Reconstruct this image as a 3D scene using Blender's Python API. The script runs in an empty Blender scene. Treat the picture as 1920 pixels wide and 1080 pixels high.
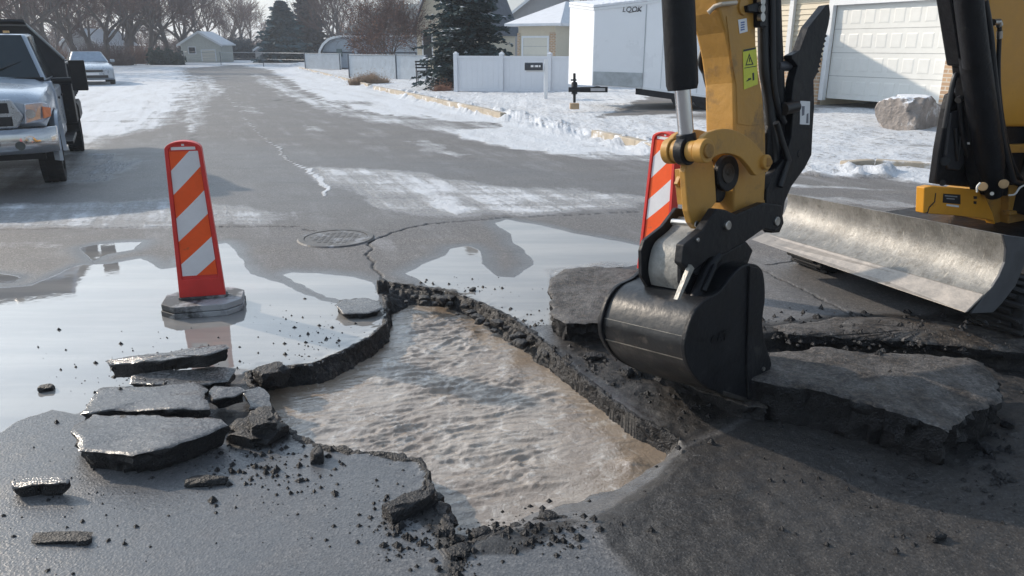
import bpy, bmesh, math, random
import numpy as np
from mathutils import Vector, Matrix, noise as mnoise
R = math.radians
random.seed(7)
S = bpy.context.scene
COL = S.collection
# ------------------------------------------------------------------ camera
FPX, PITCH, CH = 1400.0, R(17.97), 1.65
cam_d = bpy.data.cameras.new('camera'); cam = bpy.data.objects.new('camera', cam_d); COL.objects.link(cam)
cam.location = (0, 0, CH); cam.rotation_euler = (R(90) - PITCH, 0, 0)
cam_d.sensor_width = 36; cam_d.lens = FPX / 1920 * 36; cam_d.clip_end = 3000; cam_d.clip_start = 0.05
S.camera = cam
# ------------------------------------------------------------------ world and sun
SUN_AZ, SUN_EL = R(-60), R(26)          # azimuth from +Y towards +X
sdir = Vector((math.sin(SUN_AZ) * math.cos(SUN_EL), math.cos(SUN_AZ) * math.cos(SUN_EL), math.sin(SUN_EL)))
W = bpy.data.worlds.new('World'); S.world = W; W.use_nodes = True
nt = W.node_tree; nt.nodes.clear()
def wn(t, **k):
    n = nt.nodes.new(t)
    for a, b in k.items(): setattr(n, a, b)
    return n
out = wn('ShaderNodeOutputWorld'); bg = wn('ShaderNodeBackground'); sky = wn('ShaderNodeTexSky')
sky.sky_type = 'NISHITA'; sky.sun_disc = False; sky.sun_elevation = SUN_EL; sky.sun_rotation = SUN_AZ
sky.air_density = 1.0; sky.dust_density = 1.0
tc = wn('ShaderNodeTexCoord'); sep = wn('ShaderNodeSeparateXYZ'); nt.links.new(tc.outputs['Generated'], sep.inputs[0])
ramp = wn('ShaderNodeValToRGB')          # cloud veil colour by elevation; unseen band above frame brightened for puddle reflections
ramp.color_ramp.elements[0].position = 0.0; ramp.color_ramp.elements[0].color = (.70, .70, .72, 1)
ramp.color_ramp.elements[1].position = 1.0; ramp.color_ramp.elements[1].color = (.38, .52, .72, 1)
for p, c in ((.10, (.82, .86, .90)), (.28, (1.32, 1.46, 1.55)), (.5, (.95, 1.15, 1.35))):
    e = ramp.color_ramp.elements.new(p); e.color = c + (1,)
nt.links.new(sep.outputs['Z'], ramp.inputs[0])
dot = wn('ShaderNodeVectorMath', operation='DOT_PRODUCT'); nrm = wn('ShaderNodeVectorMath', operation='NORMALIZE')
nt.links.new(tc.outputs['Generated'], nrm.inputs[0]); nt.links.new(nrm.outputs[0], dot.inputs[0]); dot.inputs[1].default_value = sdir
mx = wn('ShaderNodeMath', operation='MAXIMUM'); nt.links.new(dot.outputs['Value'], mx.inputs[0]); mx.inputs[1].default_value = 0
pw = wn('ShaderNodeMath', operation='POWER'); nt.links.new(mx.outputs[0], pw.inputs[0]); pw.inputs[1].default_value = 2.6
gl = wn('ShaderNodeMath', operation='MULTIPLY_ADD'); nt.links.new(pw.outputs[0], gl.inputs[0]); gl.inputs[1].default_value = 1.7; gl.inputs[2].default_value = 0.42
cn = wn('ShaderNodeTexNoise'); cn.inputs['Scale'].default_value = 2.2; cn.inputs['Detail'].default_value = 5
cm = wn('ShaderNodeMapping'); cm.inputs['Scale'].default_value = (1, 1, 3.5)
nt.links.new(tc.outputs['Generated'], cm.inputs[0]); nt.links.new(cm.outputs[0], cn.inputs['Vector'])
cmr = wn('ShaderNodeMapRange'); nt.links.new(cn.outputs['Fac'], cmr.inputs[0]); cmr.inputs[1].default_value = .3; cmr.inputs[2].default_value = .7; cmr.inputs[3].default_value = .82; cmr.inputs[4].default_value = 1.15
m1 = wn('ShaderNodeVectorMath', operation='SCALE'); nt.links.new(ramp.outputs[0], m1.inputs[0]); nt.links.new(gl.outputs[0], m1.inputs['Scale'])
m2 = wn('ShaderNodeVectorMath', operation='SCALE'); nt.links.new(m1.outputs[0], m2.inputs[0]); nt.links.new(cmr.outputs[0], m2.inputs['Scale'])
bg2 = wn('ShaderNodeBackground'); nt.links.new(m2.outputs[0], bg2.inputs[0]); bg2.inputs[1].default_value = 0.66
nt.links.new(sky.outputs[0], bg.inputs[0]); bg.inputs[1].default_value = 0.05
add = wn('ShaderNodeAddShader'); nt.links.new(bg.outputs[0], add.inputs[0]); nt.links.new(bg2.outputs[0], add.inputs[1]); nt.links.new(add.outputs[0], out.inputs[0])
sun_d = bpy.data.lights.new('sun', 'SUN'); sun = bpy.data.objects.new('sun', sun_d); COL.objects.link(sun)
sun_d.energy = 3.8; sun_d.angle = R(1.0); sun_d.color = (1, .86, .70)
sun.rotation_euler = (-sdir).to_track_quat('-Z', 'Y').to_euler()
S.view_settings.view_transform = 'Standard'; S.view_settings.look = 'None'; S.view_settings.gamma = 1
S.view_settings.exposure = 0.2; S.view_settings.use_curve_mapping = False
# ------------------------------------------------------------------ picture <-> place
CAM = Vector((0, 0, CH)); FW = Vector((0, math.cos(PITCH), -math.sin(PITCH))); UP = Vector((0, math.sin(PITCH), math.cos(PITCH))); RT = Vector((1, 0, 0))
def ray(px, py): return FW + RT * ((px - 960) / FPX) - UP * ((py - 540) / FPX)
def G(px, py, z=0.0):                    # point at height z seen at a pixel
    d = ray(px, py); return CAM + d * ((z - CH) / d.z)
def D(px, py, dep): return CAM + ray(px, py) * dep          # point at an optical depth
def ONP(px, py, p0, n):
    d = ray(px, py); return CAM + d * ((p0 - CAM).dot(n) / d.dot(n))
# ------------------------------------------------------------------ materials
MATS = {}
def mat(name, col, rough=.6, metal=0, var=.12, vscale=6, bump=0, bscale=60, col2=None, thr=None, dscale=3, spec=.5, coat=0):
    if name in MATS: return MATS[name]
    m = bpy.data.materials.new(name); m.use_nodes = True; t = m.node_tree; b = t.nodes['Principled BSDF']
    L = t.links.new
    c = t.nodes.new('ShaderNodeTexCoord')
    n = t.nodes.new('ShaderNodeTexNoise'); n.inputs['Scale'].default_value = vscale; n.inputs['Detail'].default_value = 6; n.inputs['Roughness'].default_value = .65
    L(c.outputs['Object'], n.inputs['Vector'])
    mr = t.nodes.new('ShaderNodeMapRange'); L(n.outputs['Fac'], mr.inputs[0]); mr.inputs[1].default_value = .3; mr.inputs[2].default_value = .7; mr.inputs[3].default_value = 1 - var; mr.inputs[4].default_value = 1 + var
    v = t.nodes.new('ShaderNodeVectorMath'); v.operation = 'SCALE'; v.inputs[0].default_value = col; L(mr.outputs[0], v.inputs['Scale'])
    src = v.outputs[0]
    if col2 is not None:                 # dirt, wear or snow lying in patches
        n2 = t.nodes.new('ShaderNodeTexNoise'); n2.inputs['Scale'].default_value = dscale; n2.inputs['Detail'].default_value = 8; n2.inputs['Roughness'].default_value = .7
        L(c.outputs['Object'], n2.inputs['Vector'])
        mr2 = t.nodes.new('ShaderNodeMapRange'); L(n2.outputs['Fac'], mr2.inputs[0]); mr2.inputs[1].default_value = thr or .5; mr2.inputs[2].default_value = (thr or .5) + .12
        mi = t.nodes.new('ShaderNodeMix'); mi.data_type = 'RGBA'; L(mr2.outputs[0], mi.inputs[0]); L(src, mi.inputs[6]); mi.inputs[7].default_value = tuple(col2) + (1,)
        src = mi.outputs[2]
    L(src, b.inputs['Base Color'])
    mr3 = t.nodes.new('ShaderNodeMapRange'); L(n.outputs['Fac'], mr3.inputs[0]); mr3.inputs[1].default_value = .3; mr3.inputs[2].default_value = .7; mr3.inputs[3].default_value = max(.02, rough - .08); mr3.inputs[4].default_value = min(1, rough + .1)
    L(mr3.outputs[0], b.inputs['Roughness']); b.inputs['Metallic'].default_value = metal
    b.inputs['Specular IOR Level'].default_value = spec; b.inputs['Coat Weight'].default_value = coat
    if bump:
        nb = t.nodes.new('ShaderNodeTexNoise'); nb.inputs['Scale'].default_value = bscale; nb.inputs['Detail'].default_value = 4
        L(c.outputs['Object'], nb.inputs['Vector'])
        bp = t.nodes.new('ShaderNodeBump'); bp.inputs['Strength'].default_value = min(1, bump); bp.inputs['Distance'].default_value = .6 / bscale; L(nb.outputs['Fac'], bp.inputs['Height']); L(bp.outputs[0], b.inputs['Normal'])
    MATS[name] = m; return m
YEL = mat('machine_yellow', (.46, .245, .050), .48, var=.14, vscale=4, col2=(.26, .15, .055), thr=.56, dscale=5, bump=.12, bscale=25)
YELB = mat('machine_yellow_clean', (.72, .33, .03), .42, var=.08, vscale=5, col2=(.42, .2, .04), thr=.62, dscale=8)
BLK = mat('machine_black', (.008, .009, .012), .45, var=.3, vscale=9, col2=(.040, .038, .036), thr=.6, dscale=9, bump=.2, bscale=30, spec=.3)
BKT = mat('bucket_black', (.009, .010, .012), .36, var=.5, vscale=5, col2=(.065, .056, .048), thr=.52, dscale=7, bump=.10, bscale=30, spec=.45)
RUB = mat('rubber', (.018, .019, .021), .8, var=.25, vscale=20, bump=.3, bscale=80, col2=(.07, .07, .07), thr=.62, dscale=6)
HOSE = mat('hose', (.012, .014, .018), .45, var=.2)
CHR = mat('chrome_rod', (.62, .63, .66), .16, 1, var=.05)
STL = mat('pin_steel', (.45, .44, .42), .35, 1, var=.25, vscale=20)
WORN = mat('worn_plate', (.36, .35, .32), .5, .3, var=.35, vscale=14, col2=(.05, .05, .055), thr=.6, dscale=18, bump=.3, bscale=60)
WHT = mat('white_paint', (.74, .77, .80), .45, var=.04)
DECW = mat('white_decal', (.75, .76, .78), .4, var=.05)
DECY = mat('yellow_decal', (.62, .64, .05), .4, var=.1, vscale=30)
DECK = mat('black_ink', (.02, .02, .025), .5, var=.1)
SNOW = mat('snow', (.72, .75, .80), .75, var=.04, vscale=3, bump=.6, bscale=9)
ORED = mat('red_plastic', (.62, .035, .03), .42, var=.1, vscale=8, col2=(.40, .05, .04), thr=.62, dscale=9)
STO = mat('orange_sheeting', (.86, .10, .012), .38, var=.12, vscale=6, col2=(.45, .10, .04), thr=.60, dscale=14)
STW = mat('white_sheeting', (.70, .71, .75), .38, var=.08, vscale=6, col2=(.36, .35, .36), thr=.62, dscale=12)
GLS = mat('dark_glass', (.02, .03, .035), .06, var=.1, spec=.8)
ASPH_TOP = None
# ------------------------------------------------------------------ mesh building
class MB:
    def __init__(s): s.v = []; s.f = []; s.mi = []
    def add(s, vs, fs, mi=0):
        o = len(s.v); s.v += [tuple(v) for v in vs]; s.f += [tuple(i + o for i in f) for f in fs]; s.mi += [mi] * len(fs); return s
    def box(s, c, sz, rot=None, mi=0):
        c = Vector(c); h = Vector(sz) / 2; vs = []
        for x in (-1, 1):
            for y in (-1, 1):
                for z in (-1, 1):
                    p = Vector((x * h.x, y * h.y, z * h.z)); p = rot @ p if rot else p; vs.append(c + p)
        return s.add(vs, [(0, 1, 3, 2), (4, 6, 7, 5), (0, 4, 5, 1), (2, 3, 7, 6), (0, 2, 6, 4), (1, 5, 7, 3)], mi)
    def b2(s, a, b, mi=0):
        a = Vector(a); b = Vector(b); return s.box((a + b) / 2, [abs(b[i] - a[i]) for i in range(3)], mi=mi)
    def prism(s, pts, vec, mi=0):
        pts = [Vector(p) for p in pts]; vec = Vector(vec); n = len(pts)
        vs = pts + [p + vec for p in pts]
        return s.add(vs, [tuple(range(n)), tuple(range(2 * n - 1, n - 1, -1))] + [(i, i + n, (i + 1) % n + n, (i + 1) % n) for i in range(n)], mi)
    def tube(s, pts, rs, seg=10, mi=0, cap=True):
        pts = [Vector(p) for p in pts]
        if not hasattr(rs, '__len__'): rs = [rs] * len(pts)
        o = []; prev = None
        for i, p in enumerate(pts):
            d = (pts[min(i + 1, len(pts) - 1)] - pts[max(i - 1, 0)]).normalized()
            if prev is None:
                a = d.orthogonal().normalized()
            else:
                a = (prev - d * prev.dot(d)); a = a.normalized() if a.length > 1e-6 else d.orthogonal().normalized()
            prev = a; b = d.cross(a)
            o += [p + (a * math.cos(2 * math.pi * k / seg) + b * math.sin(2 * math.pi * k / seg)) * rs[i] for k in range(seg)]
        fs = [(i * seg + k, i * seg + (k + 1) % seg, (i + 1) * seg + (k + 1) % seg, (i + 1) * seg + k) for i in range(len(pts) - 1) for k in range(seg)]
        if cap: fs += [tuple(range(seg - 1, -1, -1)), tuple(range((len(pts) - 1) * seg, len(pts) * seg))]
        return s.add(o, fs, mi)
    def loft(s, A, B, thick=None, mi=0):             # sheet between two polylines
        n = len(A); vs = [Vector(a) for a in A] + [Vector(b) for b in B]
        fs = [(i, i + 1, n + i + 1, n + i) for i in range(n - 1)]
        if thick is not None:
            t = Vector(thick); m = len(vs); vs += [v + t for v in vs]
            fs += [(m + i, m + n + i, m + n + i + 1, m + i + 1) for i in range(n - 1)]
            ring = list(range(n)) + list(range(2 * n - 1, n - 1, -1))
            fs += [(ring[i], ring[(i + 1) % len(ring)], ring[(i + 1) % len(ring)] + m, ring[i] + m) for i in range(len(ring))]
        return s.add(vs, fs, mi)
    def build(s, name, m, parent=None, smooth=False, bevel=0, loc=None, local=False):
        me = bpy.data.meshes.new(name); o = bpy.data.objects.new(name, me); COL.objects.link(o)
        off = Vector((0, 0, 0))
        if parent is not None:
            o.parent = parent
            if not local:
                q = parent; off = Vector(q.location)
                while q.parent: q = q.parent; off += Vector(q.location)
        elif loc is not None: off = Vector(loc); o.location = off
        me.from_pydata([tuple(Vector(v) - off) for v in s.v], [], s.f)
        for mm in (m if isinstance(m, (list, tuple)) else [m]): me.materials.append(mm)
        if any(s.mi): me.polygons.foreach_set('material_index', s.mi)
        bm = bmesh.new(); bm.from_mesh(me); bmesh.ops.recalc_face_normals(bm, faces=bm.faces); bm.to_mesh(me); bm.free()
        if smooth: sm(me, 180 if smooth is True else smooth)
        if bevel:
            b = o.modifiers.new('bevel', 'BEVEL'); b.width = bevel; b.segments = 2; b.limit_method = 'ANGLE'; b.angle_limit = R(35)
        return o
def sm(me, ang):
    me.polygons.foreach_set('use_smooth', [True] * len(me.polygons))
    bm = bmesh.new(); bm.from_mesh(me)
    for e in bm.edges:
        if len(e.link_faces) == 2 and e.calc_face_angle(0) > R(ang): e.smooth = False
        elif len(e.link_faces) != 2: e.smooth = False
    bm.to_mesh(me); bm.free()
def tag(o, label=None, cat=None, group=None, kind=None):
    if label: o['label'] = label
    if cat: o['category'] = cat
    if group: o['group'] = group
    if kind: o['kind'] = kind
    return o
def empty(name, loc, rz=0, label=None, cat=None, group=None):
    o = bpy.data.objects.new(name, None); COL.objects.link(o); o.location = loc; o.rotation_euler = (0, 0, rz); o.empty_display_size = .1
    tag(o, label, cat, group); return o
def text_mesh(s, size, ext, name, m, parent, M, shear=0, bold=0):
    cu = bpy.data.curves.new('t', 'FONT'); cu.body = s; cu.size = size; cu.extrude = ext; cu.shear = shear; cu.offset = bold; cu.align_x = 'CENTER'; cu.align_y = 'CENTER'
    t = bpy.data.objects.new('t', cu); COL.objects.link(t); dg = bpy.context.evaluated_depsgraph_get()
    me = bpy.data.meshes.new_from_object(t.evaluated_get(dg)); bpy.data.objects.remove(t); me.name = name; me.transform(M); me.materials.clear(); me.materials.append(m)
    o = bpy.data.objects.new(name, me); COL.objects.link(o); o.parent = parent; return o
# ------------------------------------------------------------------ numpy noise
def hsh(ix, iy, sd):
    h = (ix.astype(np.int64) * 374761393 + iy.astype(np.int64) * 668265263 + sd * 1442695041) & 0x7fffffff
    h = ((h ^ (h >> 13)) * 1274126177) & 0x7fffffff
    return ((h ^ (h >> 16)) & 0xffff) / 65535.0
def vn(x, y, sd=0):
    ix = np.floor(x); iy = np.floor(y); fx = x - ix; fy = y - iy; fx = fx * fx * (3 - 2 * fx); fy = fy * fy * (3 - 2 * fy)
    a = hsh(ix, iy, sd); b = hsh(ix + 1, iy, sd); c = hsh(ix, iy + 1, sd); d = hsh(ix + 1, iy + 1, sd)
    return (a + (b - a) * fx) * (1 - fy) + (c + (d - c) * fx) * fy
def fbm(x, y, o=4, sd=0, g=.5):
    r = np.zeros_like(x); a = 1; t = 0
    for i in range(o): r += a * vn(x, y, sd + i * 17); t += a; a *= g; x = x * 2.03 + 3.1; y = y * 2.03 + 1.7
    return r / t
def sdpoly(x, y, P):                      # signed distance, negative inside
    P = np.array([(p[0], p[1]) for p in P]); d = np.full(x.shape, 1e18); ins = np.zeros(x.shape, bool); n = len(P)
    for i in range(n):
        a = P[i]; b = P[(i + 1) % n]; e = b - a; wx = x - a[0]; wy = y - a[1]
        t = np.clip((wx * e[0] + wy * e[1]) / max(1e-12, e @ e), 0, 1)
        d = np.minimum(d, (wx - e[0] * t) ** 2 + (wy - e[1] * t) ** 2)
        if a[1] != b[1]:
            c = ((a[1] > y) != (b[1] > y)) & (x < (b[0] - a[0]) * (y - a[1]) / (b[1] - a[1]) + a[0]); ins ^= c
    return np.where(ins, -1, 1) * np.sqrt(d)
def sdline(x, y, P):
    P = np.array([(p[0], p[1]) for p in P]); d = np.full(x.shape, 1e18)
    for a, b in zip(P[:-1], P[1:]):
        e = b - a; wx = x - a[0]; wy = y - a[1]; t = np.clip((wx * e[0] + wy * e[1]) / max(1e-12, e @ e), 0, 1)
        d = np.minimum(d, (wx - e[0] * t) ** 2 + (wy - e[1] * t) ** 2)
    return np.sqrt(d)
def smooth(a, b, x):
    t = np.clip((x - a) / (b - a), 0, 1); return t * t * (3 - 2 * t)
ROADD = Vector((-math.sin(R(22.4)), math.cos(R(22.4)), 0)); ROADN = Vector((ROADD.y, -ROADD.x, 0))   # along / across the street
# ------------------------------------------------------------------ ground shapes (all in metres on the street, looked up from the photograph once)
def GP(pts, z=0): return [G(p[0], p[1], p[2] if len(p) > 2 else z) for p in pts]
WZ = -0.10
HOLE = GP([(725, 530), (760, 536), (800, 541), (850, 549), (905, 571), (960, 598), (1003, 630), (1045, 668), (1087, 705), (1140, 748), (1190, 783), (1240, 806), (1277, 824), (1290, 860),
           (1235, 920, -.02), (1160, 975, -.02), (1070, 1005, -.03), (1000, 1005, -.04), (930, 1015, -.04), (895, 1030, -.04), (862, 1050, -.02),
           (850, 1003), (826, 950), (803, 905), (792, 868), (760, 858), (700, 852), (640, 846), (590, 832), (556, 820), (520, 790), (497, 752), (470, 720), (462, 700), (500, 694), (545, 690), (585, 684), (640, 662), (690, 636), (722, 610), (724, 570)])
cen = Vector((sum(p.x for p in HOLE) / len(HOLE), sum(p.y for p in HOLE) / len(HOLE), 0))
def inset(p, d):
    v = (cen - p); v.z = 0; return p + v.normalized() * d
WATER = GP([(735, 592), (768, 573), (830, 577), (900, 599), (950, 641), (1010, 681), (1060, 715), (1130, 759), (1200, 800), (1256, 850),
            (1200, 886), (1150, 918), (1060, 947), (1000, 961), (940, 987), (905, 1006), (872, 1012)], WZ) + [inset(G(*p), .05) for p in
           [(850, 1003), (826, 950), (803, 905), (792, 868), (760, 858), (700, 852), (640, 846), (590, 832), (556, 820), (520, 790), (497, 752), (478, 722), (475, 702), (545, 690), (585, 684), (640, 662), (690, 636), (722, 610)]]
TRENCH = GP([(1432, 628), (1500, 622), (1640, 630), (1760, 640), (1900, 655), (2100, 690), (2100, 740), (1880, 700), (1820, 668), (1700, 665), (1560, 655), (1440, 660)])
PUD = [GP(p) for p in [
    [(-700, 540), (0, 540), (60, 535), (110, 512), (150, 497), (205, 494), (262, 484), (280, 490), (300, 505), (335, 500), (345, 482), (385, 462), (425, 455), (448, 480), (462, 505), (500, 525), (555, 545), (600, 562), (660, 572), (705, 575), (730, 595), (728, 612), (690, 640), (640, 668), (585, 690), (460, 700), (380, 720), (230, 722), (190, 745), (150, 775), (90, 770), (40, 790), (0, 812), (-300, 850), (-900, 880)],
    [(530, 516), (545, 511), (600, 513), (660, 518), (705, 532), (712, 560), (700, 572), (660, 566), (615, 557), (575, 540), (545, 530)],
    [(760, 512), (790, 498), (835, 478), (845, 466), (880, 462), (905, 472), (908, 500), (930, 518), (965, 520), (1000, 496), (985, 470), (960, 455), (955, 440), (928, 418), (950, 411), (1000, 420), (1080, 438), (1160, 452), (1240, 470), (1240, 500), (1180, 500), (1060, 508), (1030, 520), (1035, 570), (1045, 610), (1000, 612), (940, 585), (880, 560), (820, 545)],
    [(148, 464), (185, 458), (225, 455), (264, 454), (250, 468), (205, 476), (175, 488), (165, 476)],
    [(-200, 505), (0, 512), (40, 520), (20, 530), (-200, 530)]]]
DAMP = [(GP(p), w, s) for p, w, s in [
    ([(-900, 560), (430, 560), (700, 620), (1050, 560), (1050, 640), (1290, 830), (1190, 900), (1110, 965), (1135, 1020), (1185, 1085), (1300, 1400), (-1500, 1400), (-1500, 600)], .9, .08),
    ([(-400, 275), (360, 262), (900, 300), (1300, 330), (1300, 400), (600, 420), (-400, 420)], .30, 1.2),
    ([(1440, 490), (1600, 510), (1900, 560), (1900, 640), (1440, 620)], .45, .2),
    ([(1300, 930), (1500, 900), (1660, 950), (1640, 1010), (1450, 1030), (1320, 1000)], .22, .12)]]
MUD_SHADE = [(GP(p), w, s) for p, w, s in [
    ([(1025, 505), (1130, 490), (1240, 500), (1440, 605), (1600, 590), (1750, 590), (2100, 600), (2200, 840), (1880, 800), (1750, 900), (1430, 760), (1290, 840), (1240, 800), (1140, 740), (1050, 660)], .8, .10),
    ([(1280, 845), (1440, 765), (1750, 880), (1880, 810), (2400, 740), (2400, 1500), (1230, 1500), (1185, 1080), (1135, 1020), (1112, 962), (1185, 905)], .60, .05),
    ([(1160, 186), (1260, 168), (1420, 172), (1420, 182), (1260, 190)], .9, .15),  # bare driveway under the trailer, its dark shade painted into the ground colour
    ([(1650, 860), (1900, 760), (2300, 800), (2300, 960), (1850, 960)], .65, .15),
    ([(400, 690), (560, 690), (560, 830), (420, 850)], .6, .06),
    ([(720, 960), (800, 905), (860, 1000), (875, 1100), (840, 1100), (810, 1000)], .7, .03),
    ([(900, 1005), (1070, 955), (1090, 970), (1000, 1030), (880, 1045)], .55, .03),
    ([(-100, 1010), (200, 985), (200, 1020), (0, 1040)], .2, .05)]]
SNW = [(GP(p), w, s) for p, w, s in [
    ([(-900, 118), (-100, 113), (340, 118), (352, 140), (350, 170), (338, 200), (322, 228), (290, 245), (200, 262), (150, 290), (60, 300), (-600, 330)], .95, .35),
    ([(150, 285), (240, 288), (262, 310), (230, 335), (100, 350), (-300, 372), (-300, 330), (90, 310)], .56, .3),
    ([(-500, 395), (100, 378), (300, 372), (430, 385), (560, 398), (560, 416), (430, 422), (250, 432), (60, 430), (-500, 445)], .62, .25),
    ([(560, 308), (640, 315), (760, 322), (900, 345), (1050, 352), (1215, 366), (1300, 372), (1300, 385), (1180, 388), (1020, 404), (830, 411), (720, 398), (660, 372), (600, 340)], .67, .25),
    ([(0, 455), (140, 452), (140, 462), (0, 470), (-300, 480), (-300, 455)], .5, .1),
    ([(436, 121), (500, 130), (540, 150), (570, 170), (640, 196), (720, 215), (830, 228), (935, 230), (938, 238), (850, 246), (870, 262), (960, 278), (1060, 290), (1230, 292), (1330, 296), (1420, 320), (1500, 328), (1640, 334), (1750, 348), (2600, 430), (3600, 430), (2600, 95), (1500, 93), (440, 106)], 1.0, .18),
    ([(640, 200), (720, 217), (930, 232), (1230, 288), (1240, 310), (1000, 280), (760, 240), (630, 215)], .62, .35),
    ([(470, 135), (520, 150), (600, 190), (650, 212), (640, 222), (560, 190), (480, 155)], .66, .2),
    ([(1430, 342), (1620, 348), (1760, 356), (1760, 362), (1600, 354), (1430, 350)], .72, .08),
    ([(1430, 366), (1640, 372), (1740, 384), (1740, 392), (1500, 380), (1430, 376)], .53, .15),
    ([(340, 140), (400, 142), (420, 170), (390, 200), (380, 235), (350, 250)], .57, .2),
    ([(520, 160), (560, 172), (660, 206), (652, 214), (600, 196), (530, 168)], .70, .10), ([(590, 178), (640, 190), (700, 208), (696, 212), (630, 196)], .66, .08), ([(440, 196), (470, 200), (500, 214), (470, 212)], .52, .12), ([(560, 230), (620, 240), (650, 252), (580, 244)], .52, .12), ([(1030, 262), (1150, 300), (1100, 300), (960, 268)], .66, .1),
    ([(740, 262), (800, 262), (880, 290), (840, 294)], .54, .15),
    ([(-3000, 104), (700, 112), (700, 118), (440, 121), (360, 128), (300, 122), (-3000, 122)], 1.0, 1.0)]]
ICEL = [(GP([(385, 138), (400, 158), (425, 180), (455, 215), (478, 242), (498, 262), (528, 280), (528, 290), (545, 303), (578, 318), (600, 335), (612, 352), (612, 368)]), .035, 1.0),
        (GP([(355, 140), (352, 175), (358, 205), (358, 225), (362, 252)]), .05, .62),
        (GP([(440, 152), (475, 168), (520, 180)]), .05, .7), (GP([(130, 150), (345, 165), (380, 172)]), .05, .5)]
CRK = [(GP(p), w) for p, w in [([(705, 448), (690, 455), (697, 466), (688, 478), (702, 492), (700, 503), (718, 516), (712, 530)], .010), ([(694, 455), (735, 436), (800, 420), (950, 408), (1215, 396)], .006),
    ([(846, 1003), (852, 1030), (860, 1060), (858, 1100)], .018), ([(570, 430), (694, 455)], .005), ([(0, 430), (320, 425), (560, 425)], .006), ([(1440, 496), (1500, 488), (1560, 494)], .006), ([(1430, 505), (1640, 612), (1720, 590)], .007),
    ([(360, 252), (366, 300), (350, 330)], .008), ([(430, 178), (1000, 240)], .012)]]
# ------------------------------------------------------------------ ground
def axis(lo, hi, st, far_lo, far_hi, glo, ghi):
    a = list(np.arange(lo, hi, st)); s = st
    while a[-1] < far_hi: s = st + ghi * (a[-1] - hi); a.append(a[-1] + max(st, s))
    b = []; p = lo
    while p > far_lo: s = st + glo * (lo - p); p -= max(st, s); b.append(p)
    return np.array(b[::-1] + a)
xs = axis(-3.3, 3.5, .011, -420, 420, .022, .022); ys = axis(1.3, 6.6, .011, -40, 900, .15, .03)
X, Y = np.meshgrid(xs, ys); X = X.ravel(); Y = Y.ravel()
dist = np.hypot(X, Y)
near = (np.abs(X) < 6) & (Y > .5) & (Y < 9)
Z = np.zeros_like(X)
def at(mask, f):
    r = np.zeros_like(X); r[mask] = f(X[mask], Y[mask]); return r
xn, yn = X[near], Y[near]
wx = xn + (fbm(xn * 9, yn * 9, 4, 5) - .5) * .05; wy = yn + (fbm(xn * 9, yn * 9, 4, 9) - .5) * .05
so = sdpoly(wx, wy, HOLE); sw = sdpoly(wx, wy, WATER)
dO = np.maximum(0, -so); dW = np.maximum(0, sw)
t = dO / (dO + dW + 1e-6)
zh = np.where(sw < 0, WZ - .02 - .30 * np.clip(-sw / .15, 0, 1), WZ * t)
rub = (so < 0) & (sw > 0)
edge = np.exp(-(so / .05) ** 2)
shore = (xn > G(1000, 960).x - .1) & (yn < G(1277, 824).y)          # gentle side where water laps the road
ch = (fbm(xn * 28, yn * 28, 3, 31) - .5)
zh = zh + np.where(rub & ~shore, ch * .055, 0)
lift = np.where(~shore & (so > 0), np.exp(-so / .05) * (fbm(xn * 14, yn * 14, 3, 44) - .35) * .03, 0)
zh = np.where(so < 0, zh, lift)
tr = sdpoly(wx, wy, TRENCH); zt = -.11 * smooth(.02, -.03, tr)
zh = zh + np.where(so > 0, zt, 0)
Z[near] = zh
mud = np.zeros_like(X); damp = np.zeros_like(X); snow = np.zeros_like(X); pud = np.zeros_like(X); ice = np.zeros_like(X); crk = np.zeros_like(X)
wf = 1 + dist * .04
WX = X + (fbm(X * 1.6, Y * 1.6, 5, 71) - .5) * .35 * wf; WY = Y + (fbm(X * 1.6, Y * 1.6, 5, 83) - .5) * .35 * wf
px_ = X + (fbm(X * 5, Y * 5, 4, 101) - .5) * .07; py_ = Y + (fbm(X * 5, Y * 5, 4, 113) - .5) * .07
for P, w, s_ in DAMP: damp = np.maximum(damp, w * smooth(s_, -s_, sdpoly(px_, py_, P)))
for P, w, s_ in MUD_SHADE: mud = np.maximum(mud, w * smooth(s_, -s_, sdpoly(px_, py_, P)))
damp[near] = np.maximum(damp[near], np.where(shore & (so < .03), 1.0, 0) * smooth(.05, -.02, so))
for P in PUD: q_ = sdpoly(px_, py_, P); pud = np.maximum(pud, smooth(.05, -.05, q_)); damp = np.maximum(damp, .85 * smooth(.22, 0, q_))
for P, w, s_ in SNW: snow = np.maximum(snow, w * smooth(s_, -s_, sdpoly(WX, WY, P)))
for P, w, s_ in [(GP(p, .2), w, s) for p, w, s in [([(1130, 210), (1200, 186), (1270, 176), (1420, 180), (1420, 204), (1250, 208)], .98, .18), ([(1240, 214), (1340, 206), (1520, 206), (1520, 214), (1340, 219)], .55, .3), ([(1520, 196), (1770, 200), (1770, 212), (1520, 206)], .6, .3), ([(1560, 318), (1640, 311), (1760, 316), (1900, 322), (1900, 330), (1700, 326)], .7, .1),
    ([(640, 176), (700, 180), (700, 186), (640, 182)], .5, .3), ([(250, 208), (340, 190), (345, 196), (250, 222)], .28, .5), ([(150, 235), (300, 222), (300, 236), (150, 252)], .25, .4), ([(470, 112), (640, 124), (640, 128), (480, 118)], .3, .6), ([(760, 196), (840, 206), (900, 222), (860, 226), (760, 206)], .3, .3), ([(1640, 262), (1760, 262), (1760, 266), (1640, 266)], .3, .1)]]: snow *= 1 - w * smooth(s_, -s_, sdpoly(WX, WY, P))
lim = Y < 40
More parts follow.
